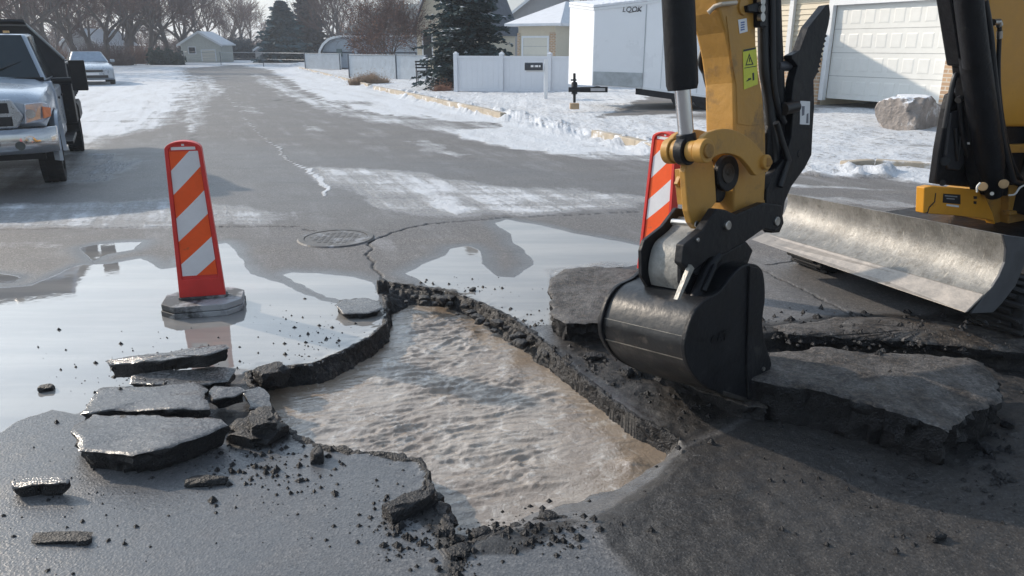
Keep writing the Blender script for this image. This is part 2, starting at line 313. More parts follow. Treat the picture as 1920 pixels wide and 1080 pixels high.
for P, wd, w in ICEL:
    q = at(lim, lambda a, b: w * smooth(1, .3, sdline(a + (fbm(a * 4, b * 4, 3, 3) - .5) * .12, b + (fbm(a * 4, b * 4, 3, 8) - .5) * .12, P) / (wd * (1 + .03 * b)))); ice = np.maximum(ice, q)
lim = Y < 25
for P, wd in CRK:
    q = at(lim, lambda a, b: smooth(1, .4, sdline(a + (fbm(a * 14, b * 14, 3, 3) - .5) * .06, b + (fbm(a * 14, b * 14, 3, 8) - .5) * .06, P) / np.maximum(wd, .0025 * b))); crk = np.maximum(crk, q)
jz = np.exp(-(np.minimum(0, so) / .12) ** 2) * (so < .03) * ~shore * (sw > -.03)
for ax, sd_ in ((0, 401), (1, 433)):
    j_ = (fbm(xn * 45 + Z[near] * 95, yn * 45 - Z[near] * 80, 3, sd_) - .5) * .042 * jz
    if ax == 0: Xj = j_
    else: Yj = j_
JX = np.zeros_like(X); JY = np.zeros_like(X); JX[near] = Xj; JY[near] = Yj
mn = mud[near]; sub = np.zeros_like(X); sub[near] = np.where((so < .0) & ~shore, 1, 0)
Z[near] += np.where(so > 0.02, mn * ((fbm(xn * 11, yn * 11, 4, 55) - .45) * .035 * (mn > .5) + (fbm(xn * 30, yn * 30, 2, 66) - .5) * .008 * smooth(.3, .7, mn)), 0)
mud[near] = np.maximum(mud[near], np.where((so < .015) & ~shore, 1.0, 0)); pud[near] *= (so > .0); crk[near] *= (so > 0)
Z[near] -= crk[near] * .012
# right-hand verge: raised, snow-lumped ground beyond the kerb
CURB = [G(560, 133), G(640, 152), G(720, 170), G(930, 216), G(1110, 255), G(1230, 285), G(1330, 300), G(1500, 322), G(1640, 328), G(1900, 345), G(2600, 400)]
VERGE = CURB + [Vector((400, -2, 0)), Vector((400, 300, 0)), G(560, 104)]
sv = at(Y > 5, lambda a, b: sdpoly(a, b, VERGE)); sv[Y <= 5] = 50
ZV = .06 + .20 * smooth(0, 8, -sv) + .0 * sv
Z += np.where(sv < 0, ZV * smooth(0, .12, -sv), 0)
sl = snow > .55
Z += np.where((dist > 7), smooth(.6, .9, snow) * (fbm(X * 2.2, Y * 2.2, 5, 201) - .4) * np.where(sv < 0, .10, .035), 0)
lump = np.exp(-((sv + .0) / .35) ** 2) * (Y > 7)
Z += lump * np.maximum(0, fbm(X * 3, Y * 3, 4, 301) - .42) * .45 * (snow > .5)
nx, ny = len(xs), len(ys)
me = bpy.data.meshes.new('ground'); me.vertices.add(nx * ny); me.vertices.foreach_set('co', np.stack([X + JX, Y + JY, Z], 1).ravel().astype(np.float32))
i = np.arange(nx * ny).reshape(ny, nx); q = np.stack([i[:-1, :-1], i[:-1, 1:], i[1:, 1:], i[1:, :-1]], -1).reshape(-1, 4)
me.loops.add(q.size); me.loops.foreach_set('vertex_index', q.ravel().astype(np.int32)); me.polygons.add(len(q))
me.polygons.foreach_set('loop_start', np.arange(0, q.size, 4, dtype=np.int32)); me.update(calc_edges=True); me.validate()
me.polygons.foreach_set('use_smooth', np.ones(len(q), bool))
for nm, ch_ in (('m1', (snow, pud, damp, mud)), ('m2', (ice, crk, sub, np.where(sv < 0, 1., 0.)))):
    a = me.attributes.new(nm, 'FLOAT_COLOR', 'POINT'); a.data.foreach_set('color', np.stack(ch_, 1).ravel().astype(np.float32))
gr = bpy.data.objects.new('ground', me); COL.objects.link(gr); gr['kind'] = 'structure'

class NB:                                  # tiny node-graph writer
    def __init__(s, m): s.t = m.node_tree; s.b = s.t.nodes['Principled BSDF']
    def n(s, ty, **k):
        a = s.t.nodes.new(ty)
        for x, y in k.items(): setattr(a, x, y)
        return a
    def put(s, sock, v):
        if hasattr(v, 'is_output'): s.t.links.new(v, sock)
        elif v is not None: sock.default_value = v
    def math(s, op, a, b=None, c=None, clamp=False):
        x = s.n('ShaderNodeMath', operation=op, use_clamp=clamp); s.put(x.inputs[0], a); s.put(x.inputs[1], b)
        if c is not None: s.put(x.inputs[2], c)
        return x.outputs[0]
    def noise(s, vec, sc, det=4, ro=.6, dist=0):
        x = s.n('ShaderNodeTexNoise'); s.put(x.inputs['Vector'], vec); x.inputs['Scale'].default_value = sc; x.inputs['Detail'].default_value = det; x.inputs['Roughness'].default_value = ro; x.inputs['Distortion'].default_value = dist; return x.outputs['Fac']
    def step(s, v, a, b, lo=0., hi=1.):
        x = s.n('ShaderNodeMapRange', interpolation_type='SMOOTHSTEP'); s.put(x.inputs[0], v); s.put(x.inputs[1], a); s.put(x.inputs[2], b); s.put(x.inputs[3], lo); s.put(x.inputs[4], hi); return x.outputs[0]
    def mix(s, f, a, b):
        x = s.n('ShaderNodeMix', data_type='RGBA'); s.put(x.inputs[0], f)
        for k, v in ((6, a), (7, b)): s.put(x.inputs[k], v if hasattr(v, 'is_output') else tuple(v) + (1,))
        return x.outputs[2]
    def lerp(s, f, a, b):
        x = s.n('ShaderNodeMix', data_type='FLOAT'); s.put(x.inputs[0], f); s.put(x.inputs[2], a); s.put(x.inputs[3], b); return x.outputs[0]
def asphalt_nodes(N, vec):
    """aggregate speckle colour and bump height"""
    fine = N.noise(vec, 105, 4, .8); mid = N.noise(vec, 38, 4, .6); big = N.noise(vec, 1.1, 5, .6)
    v = N.n('ShaderNodeTexVoronoi'); N.put(v.inputs['Vector'], vec); v.inputs['Scale'].default_value = 105
    col = N.mix(N.step(fine, .35, .72), (.062, .058, .057), (.28, .27, .265))
    col = N.mix(N.step(mid, .3, .75, 0, .45), col, (.115, .11, .105))
    col = N.mix(N.step(big, .35, .7, 0, .5), col, (.19, .18, .17))
    vs_ = N.n('ShaderNodeSeparateColor'); N.put(vs_.inputs[0], v.outputs['Color'])
    col = N.mix(N.step(vs_.outputs[0], .80, .84, 0, .55), col, (.34, .32, .30)); col = N.mix(N.step(vs_.outputs[1], .78, .82, 0, .6), col, (.035, .034, .035))
    h = N.math('ADD', N.math('ADD', fine, N.math('MULTIPLY', mid, .8)), N.math('MULTIPLY', v.outputs['Distance'], .9))
    return col, h, big, mid
GM = bpy.data.materials.new('ground'); GM.use_nodes = True; N = NB(GM)
tcg = N.n('ShaderNodeTexCoord').outputs['Object']
def attr(nm):
    a = N.n('ShaderNodeAttribute', attribute_name=nm); s_ = N.n('ShaderNodeSeparateColor'); N.put(s_.inputs[0], a.outputs['Color']); return s_.outputs[0], s_.outputs[1], s_.outputs[2], a.outputs['Alpha']
aS, aP, aD, aM = attr('m1'); aI, aC, aSub, aV = attr('m2')
col, hgt, big, mid = asphalt_nodes(N, tcg)
mp = N.n('ShaderNodeMapping'); mp.inputs['Rotation'].default_value = (0, 0, R(-22.4)); N.put(mp.inputs[0], tcg)
mp2 = N.n('ShaderNodeMapping'); mp2.inputs['Scale'].default_value = (1, .12, 1); N.put(mp2.inputs[0], mp.outputs[0])
mp3 = N.n('ShaderNodeMapping'); mp3.inputs['Scale'].default_value = (.16, 1, 1); mp3.inputs['Rotation'].default_value = (0, 0, R(4)); N.put(mp3.inputs[0], tcg)
streak = N.noise(mp2.outputs[0], 3.5, 6, .65); streakx = N.noise(mp3.outputs[0], 2.4, 6, .7, .4)
patch = N.noise(tcg, 1.3, 8, .68); gran = N.noise(tcg, 22, 5, .75)
# long faint tone bands along the crossing street, frost and salt dust
col = N.mix(N.step(streakx, .35, .7, 0, .55), col, (.135, .135, .14))
frost = N.math('MULTIPLY', N.step(streak, .46, .72), N.step(patch, .38, .68)); col = N.mix(N.math('MULTIPLY', frost, N.math('MULTIPLY', N.step(aD, .5, .1), .45)), col, (.40, .41, .43))
darkst = N.step(N.noise(mp3.outputs[0], 5, 6, .75, .6), .54, .72, 0, .55); col = N.mix(darkst, col, (.075, .077, .082))
salt = N.math('MULTIPLY', N.step(patch, .45, .75), N.step(gran, .45, .7)); col = N.mix(N.math('MULTIPLY', salt, .35), col, (.36, .36, .37))
dampn = N.math('MULTIPLY', aD, N.step(N.noise(tcg, 2.2, 5, .6), .25, .55, .6, 1.0), clamp=True)
col = N.mix(N.math('MULTIPLY', dampn, .62), col, (.082, .088, .098))
film = N.step(N.math('ADD', aM, N.math('MULTIPLY', N.math('SUBTRACT', N.noise(tcg, 3, 6, .7), .5), .35)), .15, .55)
fv = N.n('ShaderNodeVectorMath', operation='SCALE'); N.put(fv.inputs[0], col); N.put(fv.inputs['Scale'], N.lerp(film, 1.0, .36)); col = N.mix(N.math('MULTIPLY', film, .35), fv.outputs[0], (.040, .036, .033)); col = N.mix(N.math('MULTIPLY', film, N.step(N.noise(tcg, 95, 5, .85), .55, .66, 0, .8)), col, (.21, .20, .19)); col = N.mix(N.math('MULTIPLY', film, N.step(N.noise(tcg, 1.7, 6, .7), .50, .72, 0, .5)), col, (.030, .029, .030))
mud_shade_f = N.step(N.math('ADD', aM, N.math('MULTIPLY', N.math('SUBTRACT', N.noise(tcg, 9, 6, .7), .5), .35)), .58, .82)
mud_shade_c = N.mix(N.step(N.noise(tcg, 26, 5, .7), .4, .68), (.012, .012, .013), (.052, .047, .044))
mud_shade_c = N.mix(N.step(N.noise(tcg, 120, 3, .8), .52, .72, 0, .7), mud_shade_c, (.10, .095, .09))
mud_shade_c = N.mix(N.step(N.noise(tcg, 3.1, 4, .6), .5, .75, 0, .4), mud_shade_c, (.085, .068, .05))
col = N.mix(N.math('MULTIPLY', mud_shade_f, .92), col, mud_shade_c)
col = N.mix(aSub, col, N.mix(N.step(N.noise(tcg, 55, 5, .8), .46, .68), (.010, .010, .012), (.10, .095, .09)))
col = N.mix(N.math('MULTIPLY', aC, .85), col, (.012, .012, .012))
pudf = N.step(N.math('ADD', aP, N.math('MULTIPLY', N.math('SUBTRACT', N.noise(tcg, 14, 4, .6), .5), .25)), .42, .58)
col = N.mix(pudf, col, N.mix(N.step(N.noise(mp3.outputs[0], 3, 4, .6), .35, .7), (.20, .20, .20), (.30, .29, .275)))
snn = N.math('ADD', N.math('MULTIPLY', N.math('SUBTRACT', streakx, .5), 1.1), N.math('ADD', N.math('MULTIPLY', N.math('SUBTRACT', streak, .5), 1.5), N.math('ADD', N.math('MULTIPLY', N.math('SUBTRACT', patch, .5), .7), N.math('MULTIPLY', N.math('SUBTRACT', gran, .5), .9))))
snt = N.math('ADD', N.math('ADD', N.math('MULTIPLY', aS, 1.25), N.math('MULTIPLY', aI, .95)), N.math('MULTIPLY', snn, N.step(aS, 0, .25, .45, 1.0)))
snf = N.step(snt, .60, 1.02)
snf = N.math('MULTIPLY', snf, N.step(N.math('MAXIMUM', aS, aI), .02, .2))
light = N.math('MULTIPLY', N.step(snt, .30, .75), .40); col = N.mix(N.math('MULTIPLY', light, N.step(aS, .1, .4)), col, (.55, .57, .6))
dirty = N.step(N.noise(mp2.outputs[0], 2.0, 6, .7), .42, .70, 0, .42)
snc = N.mix(dirty, (.66, .69, .73), (.40, .40, .40)); snc = N.mix(N.step(gran, .42, .62, 0, .18), snc, (.40, .42, .45))
gravel = N.math('MULTIPLY', aV, N.step(N.noise(tcg, 9, 6, .85), .52, .62, 0, .75)); snc = N.mix(gravel, snc, (.16, .145, .13))
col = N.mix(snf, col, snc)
N.put(N.b.inputs['Base Color'], col)
ro = N.lerp(dampn, .72, .22); ro = N.math('ADD', ro, N.math('MULTIPLY', N.math('SUBTRACT', mid, .5), .25)); ro = N.lerp(film, ro, .34); ro = N.lerp(mud_shade_f, ro, .58); ro = N.lerp(aSub, ro, .45)
ro = N.lerp(pudf, ro, .035); ro = N.lerp(snf, ro, .8); N.put(N.b.inputs['Roughness'], ro); N.b.inputs['IOR'].default_value = 1.55
N.put(N.b.inputs['Specular IOR Level'], N.lerp(pudf, N.lerp(film, .42, .30), 1.0))
hh = N.math('MULTIPLY', N.math('MULTIPLY', hgt, N.math('SUBTRACT', 1.0, pudf)), N.lerp(dampn, .0022, .0013))
hh = N.math('ADD', hh, N.math('MULTIPLY', N.math('MULTIPLY', N.noise(tcg, 30, 5, .7), mud_shade_f), .012)); hh = N.math('ADD', hh, N.math('MULTIPLY', N.math('MULTIPLY', N.noise(tcg, 60, 5, .85), film), .0035))
hh = N.math('ADD', hh, N.math('MULTIPLY', N.math('MULTIPLY', N.noise(tcg, 9, 3, .5), pudf), .0006))
hh = N.math('ADD', hh, N.math('MULTIPLY', snf, N.math('ADD', N.math('MULTIPLY', N.noise(tcg, 8, 6, .7), .05), N.math('MULTIPLY', patch, .02))))
bp = N.n('ShaderNodeBump'); bp.inputs['Strength'].default_value = .8; bp.inputs['Distance'].default_value = 1.0; N.put(bp.inputs['Height'], hh); N.put(N.b.inputs['Normal'], bp.outputs[0])
me.materials.append(GM)
# ------------------------------------------------------------------ muddy water in the pit
w0 = [min(p.x for p in WATER) - .15, max(p.x for p in WATER) + .1, min(p.y for p in WATER) - .1, max(p.y for p in WATER) + .15]
xw = np.arange(w0[0], w0[1], .0085); yw = np.arange(w0[2], w0[3], .0085); XW, YW = np.meshgrid(xw, yw); XW = XW.ravel(); YW = YW.ravel()
def ridge(x, y, sd): return 1 - np.abs(2 * fbm(x, y, 3, sd) - 1)
ca, sa = math.cos(R(14)), math.sin(R(14)); U = XW * ca + YW * sa; V = -XW * sa + YW * ca
U2 = U + (fbm(U * 2, V * 3, 2, 11) - .5) * .30; V2 = V + (fbm(U * 2, V * 3, 3, 12) - .5) * .16
amp = .30 + 1.15 * smooth(.25, .75, fbm(XW * 2.8, YW * 2.8, 3, 77))
calm = smooth(-.02, -.22, sdpoly(XW, YW, WATER)) * .75 + .25
ZW = (ridge(U2 * 3.6, V2 * 11, 21) ** 2 * .017 + ridge(U2 * 8, V2 * 23, 22) ** 2 * .012 + ridge(U2 * 17, V2 * 38, 29) ** 2 * .005 + fbm(XW * 50, YW * 50, 2, 23) * .002 - .017) * amp * calm
bub = [G(1190, 875, WZ), G(880, 840, WZ), G(1000, 905, WZ)]
for b_, a_, r_ in zip(bub, (.018, .010, .008), (.06, .07, .05)):
    dd = np.hypot(XW - b_.x, YW - b_.y); ZW += a_ * np.exp(-(dd / r_) ** 2) * (.4 + 1.2 * fbm(XW * 45, YW * 45, 3, 35))
mew = bpy.data.meshes.new('water'); nxw, nyw = len(xw), len(yw)
mew.vertices.add(nxw * nyw); mew.vertices.foreach_set('co', np.stack([XW, YW, WZ + ZW], 1).ravel().astype(np.float32))
i = np.arange(nxw * nyw).reshape(nyw, nxw); q = np.stack([i[:-1, :-1], i[:-1, 1:], i[1:, 1:], i[1:, :-1]], -1).reshape(-1, 4)
cxy = np.stack([XW, YW], 1)[q].mean(1); q = q[sdpoly(cxy[:, 0], cxy[:, 1], HOLE) < .02]
mew.loops.add(q.size); mew.loops.foreach_set('vertex_index', q.ravel().astype(np.int32)); mew.polygons.add(len(q)); mew.polygons.foreach_set('loop_start', np.arange(0, q.size, 4, dtype=np.int32)); mew.update(calc_edges=True); mew.validate()
mew.polygons.foreach_set('use_smooth', np.ones(len(mew.polygons), bool))
wat = bpy.data.objects.new('water', mew); COL.objects.link(wat); wat['kind'] = 'structure'
WM = bpy.data.materials.new('muddy_water'); WM.use_nodes = True; N = NB(WM); tw = N.n('ShaderNodeTexCoord').outputs['Object']
c_ = N.mix(N.step(N.noise(tw, 2.2, 5, .6), .35, .65), (.25, .195, .145), (.34, .285, .23)); c_ = N.mix(N.step(N.noise(tw, 9, 5, .7, .8), .50, .72, 0, .7), c_, (.60, .56, .51))
N.put(N.b.inputs['Base Color'], c_); N.b.inputs['Roughness'].default_value = .05; N.b.inputs['Specular IOR Level'].default_value = 1.0; N.b.inputs['IOR'].default_value = 1.55
bp = N.n('ShaderNodeBump'); bp.inputs['Strength'].default_value = .5; bp.inputs['Distance'].default_value = .01; N.put(bp.inputs['Height'], N.noise(tw, 45, 4, .6, .6)); N.put(N.b.inputs['Normal'], bp.outputs[0])
mew.materials.append(WM)
# ------------------------------------------------------------------ broken asphalt
def mk_asph(name, top):
    m = bpy.data.materials.new(name); m.use_nodes = True; N = NB(m); tcl = N.n('ShaderNodeTexCoord').outputs['Object']
    c, h, b_, mi_ = asphalt_nodes(N, tcl)
    if top == 'wet':
        c = N.mix(.35, c, (.05, .052, .056)); N.put(N.b.inputs['Roughness'], N.step(b_, .3, .7, .12, .28)); d = .0015
    elif top == 'dirt':
        n1 = N.noise(tcl, 7, 6, .7); c = N.mix(N.step(n1, .38, .62, .45, 1), c, N.mix(N.step(N.noise(tcl, 35, 5, .8), .4, .7), (.016, .014, .014), (.12, .098, .078))); N.b.inputs['Roughness'].default_value = .6; d = .004
    else:
        c = N.mix(N.step(N.noise(tcl, 70, 4, .8), .55, .75, 0, .7), (.010, .010, .012), (.075, .075, .078)); N.b.inputs['Roughness'].default_value = .55; d = .006
    N.put(N.b.inputs['Base Color'], c); bp = N.n('ShaderNodeBump'); bp.inputs['Strength'].default_value = .9; bp.inputs['Distance'].default_value = d
    if top == 'side': h = N.math('ADD', N.math('MULTIPLY', N.noise(tcl, 30, 4, .7), 3), h)
    N.put(bp.inputs['Height'], h); N.put(N.b.inputs['Normal'], bp.outputs[0]); return m
ATOP = mk_asph('wet_asphalt_top', 'wet'); ADIRT = mk_asph('dirty_asphalt_top', 'dirt'); ASIDE = mk_asph('broken_asphalt_side', 'side')
def slab(pts, thick, label, top=ATOP, rough=.012, name='asphalt_slab', group='slabs of broken asphalt round the pit', under=.9, rise=0., down=None):
    P = [G(*p) for p in pts]; c = sum(P, Vector()) / len(P); sdv = random.random() * 50
    ring = []
    for a, b in zip(P, P[1:] + P[:1]):
        k = max(2, int((b - a).length / .022))
        ring += [a.lerp(b, i / k) for i in range(k)]
    def nz(p, f, s_=0): return mnoise.noise(Vector((p.x * f + sdv, p.y * f, p.z * f + s_)))
    ring = [p + Vector((nz(p, 9), nz(p, 9, 7), 0)) * rough * 1.3 + Vector((nz(p, 30), nz(p, 30, 7), 0)) * rough for p in ring]
    n = len(ring); vs = []; fs = []; mi = []
    ts = [0.25, .5, .72, .87, .95, 1.0]
    for t_ in ts:
        for p in ring:
            q = c.lerp(p, t_); q.z += nz(q, 5, 3) * rough * .9 + nz(q, 26, 9) * rough * .25 + rise * (1 - t_ ** 2) - (.4 * rough if t_ == 1.0 else 0); vs.append(q)
    vs.append(c + Vector((0, 0, rise))); ci = len(vs) - 1
    for k in range(n): fs.append((ci, k, (k + 1) % n)); mi.append(0)
    for r_ in range(len(ts) - 1):
        for k in range(n): fs.append((r_ * n + k, (r_ + 1) * n + k, (r_ + 1) * n + (k + 1) % n, r_ * n + (k + 1) % n)); mi.append(0)
    rows = 6; base = (len(ts) - 1) * n
    for j in range(1, rows + 1):
        for p in ring:
            h_ = thick * j / rows; out_ = (p - c); out_.z = 0; out_.normalize(); q = p + out_ * (nz(p + Vector((0, 0, h_ * 1.5)), 22, 5) * rough * 2.2 - (1 - under) * .3 * j / rows)
            q.z = p.z - h_ + (nz(q, 18) * rough * .6 if j < rows else 0); vs.append(q)
    o = base
    for j in range(rows):
        nb = len(ts) * n + 1 + j * n
        for k in range(n): fs.append((o + k, nb + k, nb + (k + 1) % n, o + (k + 1) % n)); mi.append(1)
        o = nb
    fs.append(tuple(range(o + n - 1, o - 1, -1))); mi.append(1)
    mb = MB(); mb.v = [tuple(v) for v in vs]; mb.f = fs; mb.mi = mi
    ob = mb.build(name, [top, ASIDE], loc=(c.x, c.y, 0), smooth=50); tag(ob, label, 'asphalt slab' if name == 'asphalt_slab' else 'asphalt chunk', group); return ob
slab([(134, 800, .10), (172, 777, .10), (300, 776, .105), (416, 786, .11), (420, 797, .11), (332, 836, .105), (248, 854, .10), (150, 841, .10)], .10, 'thick five-sided asphalt slab lying flat nearest the camera in the left pile')
slab([(152, 773, .085), (186, 727, .085), (300, 722, .10), (372, 712, .11), (388, 728, .11), (384, 740, .11), (390, 768, .10), (250, 768, .09)], .085, 'wet asphalt slab with crumbs on top, behind the five-sided slab')
slab([(240, 702, .08), (300, 694, .09), (400, 686, .09), (440, 690, .08), (430, 715, .07), (350, 722, .07), (240, 716, .07)], .07, 'dark asphalt slab wedged under the long tilted slab')
slab([(196, 676, .12), (300, 662, .15), (426, 643, .20), (430, 650, .20), (395, 662, .185), (300, 676, .145), (204, 684, .11)], .075, 'long narrow asphalt slab tilted up on top of the left pile')
slab([(388, 734, .09), (400, 724, .10), (452, 724, .10), (460, 733, .10), (440, 744, .09), (398, 748, .09)], .06, 'small grey asphalt chunk between the left pile and the pit', name='asphalt_chunk')
slab([(455, 730, .06), (490, 722, .05), (508, 745, .04), (512, 765, .03), (470, 765, .04)], .05, 'wet flat asphalt piece at the left lip of the pit', name='asphalt_chunk')
slab([(15, 900, .06), (60, 893, .06), (132, 897, .065), (128, 905, .06), (70, 908, .055), (20, 910, .055)], .062, 'block of black asphalt standing alone at the left edge', name='asphalt_chunk')
slab([(628, 572, .05), (640, 561, .05), (680, 557, .055), (714, 564, .055), (716, 577, .05), (690, 586, .045), (645, 588, .045)], .055, 'rounded asphalt chunk standing in the puddle by the far corner of the pit', name='asphalt_chunk')
slab([(1026, 520, .15), (1060, 503, .16), (1120, 498, .16), (1215, 503, .16), (1240, 535, .16), (1200, 585, .155), (1130, 600, .15), (1060, 606, .14), (1036, 590, .14), (1032, 555, .145)], .15, 'thick rough asphalt block behind the bucket, beside the pit', ADIRT, .02, under=.8)
slab([(1400, 708, .19), (1445, 656, .20), (1560, 652, .21), (1700, 662, .20), (1822, 670, .19), (1868, 704, .19), (1874, 744, .18), (1768, 806, .18), (1690, 772, .20), (1560, 738, .20)], .21, 'huge thick slab of lifted road lying in front of the bucket', ADIRT, .022, under=.9, rise=.015)
slab([(1185, 672, .05), (1300, 690, .07), (1425, 712, .10), (1440, 762, .08), (1400, 760, .08), (1300, 724, .06), (1188, 688, .05)], .08, 'thin dark asphalt lip pinned under the bucket', ADIRT, .014)
slab([(1450, 610, .03), (1600, 592, .03), (1760, 600, .03), (1900, 620, .03), (2050, 640, .03), (2000, 665, .02), (1800, 650, .02), (1640, 634, .02), (1480, 628, .02)], .05, 'low ridge of torn asphalt beyond the trench, under the blade', ADIRT, .02, rise=.03)
# torn face of the pit: a strip of broken asphalt following the rim down to the water
def near_on(P, q):
    best = None
    for a, b in zip(P, P[1:] + P[:1]):
        a2 = Vector((a.x, a.y, 0)); e = Vector((b.x, b.y, 0)) - a2; t_ = max(0, min(1, (q - a2).dot(e) / max(1e-9, e.length_squared))); p = a2 + e * t_
        if best is None or (p - q).length < (best - q).length: best = p
    return best
def pit_wall():
    k0 = [i for i, p in enumerate(HOLE)]; n0 = 12                     # from the near-left point round the left and far side to the right-hand end
    seq = [Vector((p.x, p.y, 0)) for p in HOLE[21:] + HOLE[:n0 + 1]]
    pts = []
    for a, b in zip(seq, seq[1:]):
        m = max(1, int((b - a).length / .008)); pts += [a.lerp(b, i / m) for i in range(m)]
    rows = 22; vs = []; M_ = len(pts)
    for i, p in enumerate(pts):
        a = pts[max(0, i - 6)]; b = pts[min(M_ - 1, i + 6)]; tg = (b - a).normalized(); out_ = Vector((tg.y, -tg.x, 0)); out_ = out_ if (p - cen).dot(out_) > 0 else -out_
        w = near_on(WATER, p); endf = min(1, i / 12, (M_ - 1 - i) / 25)
        wander = (mnoise.noise(Vector((p.x * 7, p.y * 7, 1.3))) * .030 + mnoise.noise(Vector((p.x * 21, p.y * 21, 4.3))) * .022 + mnoise.noise(Vector((p.x * 50, p.y * 50, 4.3))) * .010) * endf
        top = p + out_ * (.035 + wander); inn = w - out_ * .02
        for j in range(rows):
            v = j / (rows - 1)
            if v < .22: u = v / .22; q = top.lerp(p - out_ * .004, u); z = (-.004 + .012 * math.sin(u * 2.2)) * endf
            else: u = (v - .22) / .78; q = (p - out_ * .004).lerp(inn, u ** 1.25); z = .008 * (1 - u) - (.20 + .02) * u ** .9 * (1 if u > 0 else 0)
            q = Vector((q.x, q.y, z)); f = Vector((q.x, q.y, q.z * 1.6)); ld = 0 if v < .05 else (1 if v < .9 else .3)
            k = mnoise.noise(f * 18) * .020 + mnoise.noise(f * 42 + Vector((5, 0, 0))) * .013 + abs(mnoise.noise(f * 80)) * .006
            q = q + (-out_ * .8 + Vector((0, 0, .45))) * (k + .004) * ld; q.z = max(q.z, -.24) - (.006 if v < .05 else 0) + mnoise.noise(f * 30) * .004
            vs.append(q)
    fs = [(i * rows + j, i * rows + j + 1, (i + 1) * rows + j + 1, (i + 1) * rows + j) for i in range(M_ - 1) for j in range(rows - 1)]
    mb = MB(); mb.v = [tuple(v) for v in vs]; mb.f = fs; mb.mi = [0] * len(fs); o = mb.build('pit_wall', ASIDE, smooth=28); o['kind'] = 'structure'
pit_wall()
def rock(px, py, s, z=0., label='', flat=.55, name='asphalt_chunk', m=None, cat='asphalt chunk', group='loose asphalt chunks', sd=None, sub=3, rz=None, amp=.35):
    c = G(px, py, z); bm = bmesh.new(); bmesh.ops.create_icosphere(bm, subdivisions=sub, radius=1); sd = random.random() * 90 if sd is None else sd
    rz = random.random() * 6 if rz is None else rz; M = Matrix.Rotation(rz, 3, 'Z')
    for v in bm.verts:
        n = v.co.normalized(); k = 1 + amp * mnoise.noise(n * 1.3 + Vector((sd, 0, 0))) * 1.4 + amp * .4 * mnoise.noise(n * 4 + Vector((sd, 3, 0))) + amp * .2 * mnoise.noise(n * 10 + Vector((sd, 3, 0)))
        p = n * k; p = Vector([max(-.78, min(.78, a)) for a in p]); v.co = M @ Vector((p.x * s[0], p.y * s[1], p.z * s[2]))
    me = bpy.data.meshes.new(name); bm.to_mesh(me); bm.free(); sm(me, 40); me.materials.append(m or ASIDE)
    o = bpy.data.objects.new(name, me); COL.objects.link(o); o.location = c + Vector((0, 0, s[2] * .55)); tag(o, label, cat, group); return o
rock(595, 862, (.05, .035, .035), label='fist-sized black asphalt chunk on wet road in front of the pit')
rock(388, 906, (.10, .035, .02), label='flat sliver of asphalt on the wet road below the left pile', rz=.1)
rock(115, 1012, (.13, .035, .012), label='low smear of black crumbled asphalt near the bottom left', rz=0)
rock(158, 1018, (.03, .02, .014), label='small crumb of asphalt beside the bottom left smear', rz=0)
rock(87, 732, (.045, .03, .02), label='small black asphalt chunk alone on the wet road at far left')
rock(480, 820, (.15, .11, .045), label='crumbled heap of layered asphalt between left pile and pit', sub=4, amp=.5)
rock(492, 795, (.11, .07, .035), z=.05, label='flaky asphalt flake on top of the crumbled heap', sub=4, amp=.6)
rock(510, 715, (.10, .08, .06), z=-.03, label='dark rubble lump where the slab edge meets the left pile', sub=4)
rock(718, 548, (.045, .05, .07), label='upright asphalt lump at the far corner of the pit')
rock(886, 545, (.035, .02, .015), label='small dark chunk on the puddle edge above the pit')
rock(1180, 702, (.06, .04, .03), label='dark clod beneath the left end of the bucket')
rock(1112, 672, (.07, .04, .02), label='flat dark chip at the foot of the rough asphalt block')
rock(1755, 1010, (.035, .025, .02), label='small black crumb on the road at the lower right')
rock(1888, 800, (.04, .035, .025), label='black clod right of the huge lifted slab')
rock(1850, 845, (.05, .04, .02), label='black clod in front of the right end of the huge slab')
rock(232, 790, (.035, .02, .018), z=.08, label='small dark crumb resting on the five-sided slab')
rock(770, 965, (.13, .05, .055), z=-.02, label='long broken lip of asphalt over the near left rim of the pit', rz=.7, sub=4)
rock(823, 975, (.07, .045, .04), z=-.05, label='crumbled lump hanging on the near point of the pit')
random.seed(12)
for (x0, y0), (x1, y1), n in (((800, 545), (1045, 660), 26), ((1045, 660), (1275, 830), 40), ((900, 1008), (1060, 962), 9), ((745, 560), (830, 560), 5), ((850, 1015), (858, 1075), 6), ((800, 930), (850, 1005), 7), ((470, 730), (520, 800), 6)):
    for k in range(n):
        t_ = (k + random.random() * .8) / n; s_ = random.uniform(.012, .042)
        where = {800: 'in the far rim of the pit above the water', 1045: 'in the long right rim of the pit', 900: 'on the near shore of the muddy water', 745: 'at the far left corner of the pit wall', 850: 'in the crack running down from the pit'}.get(x0, 'at the crumbling left rim of the pit')
        if y0 == 930: where = 'on the near left point of the pit'
        zz = -.04 if x0 in (800, 1045) else (-.06 if x0 == 900 else -.02)
        rock(x0 + (x1 - x0) * t_ + random.uniform(-8, 14), y0 + (y1 - y0) * t_ + random.uniform(-2, 20) * (1 if x0 in (800, 1045) else .5), (s_ * 1.4, s_, s_ * .7), z=zz, label='broken asphalt lump ' + where, group='asphalt lumps ' + where, sub=2)
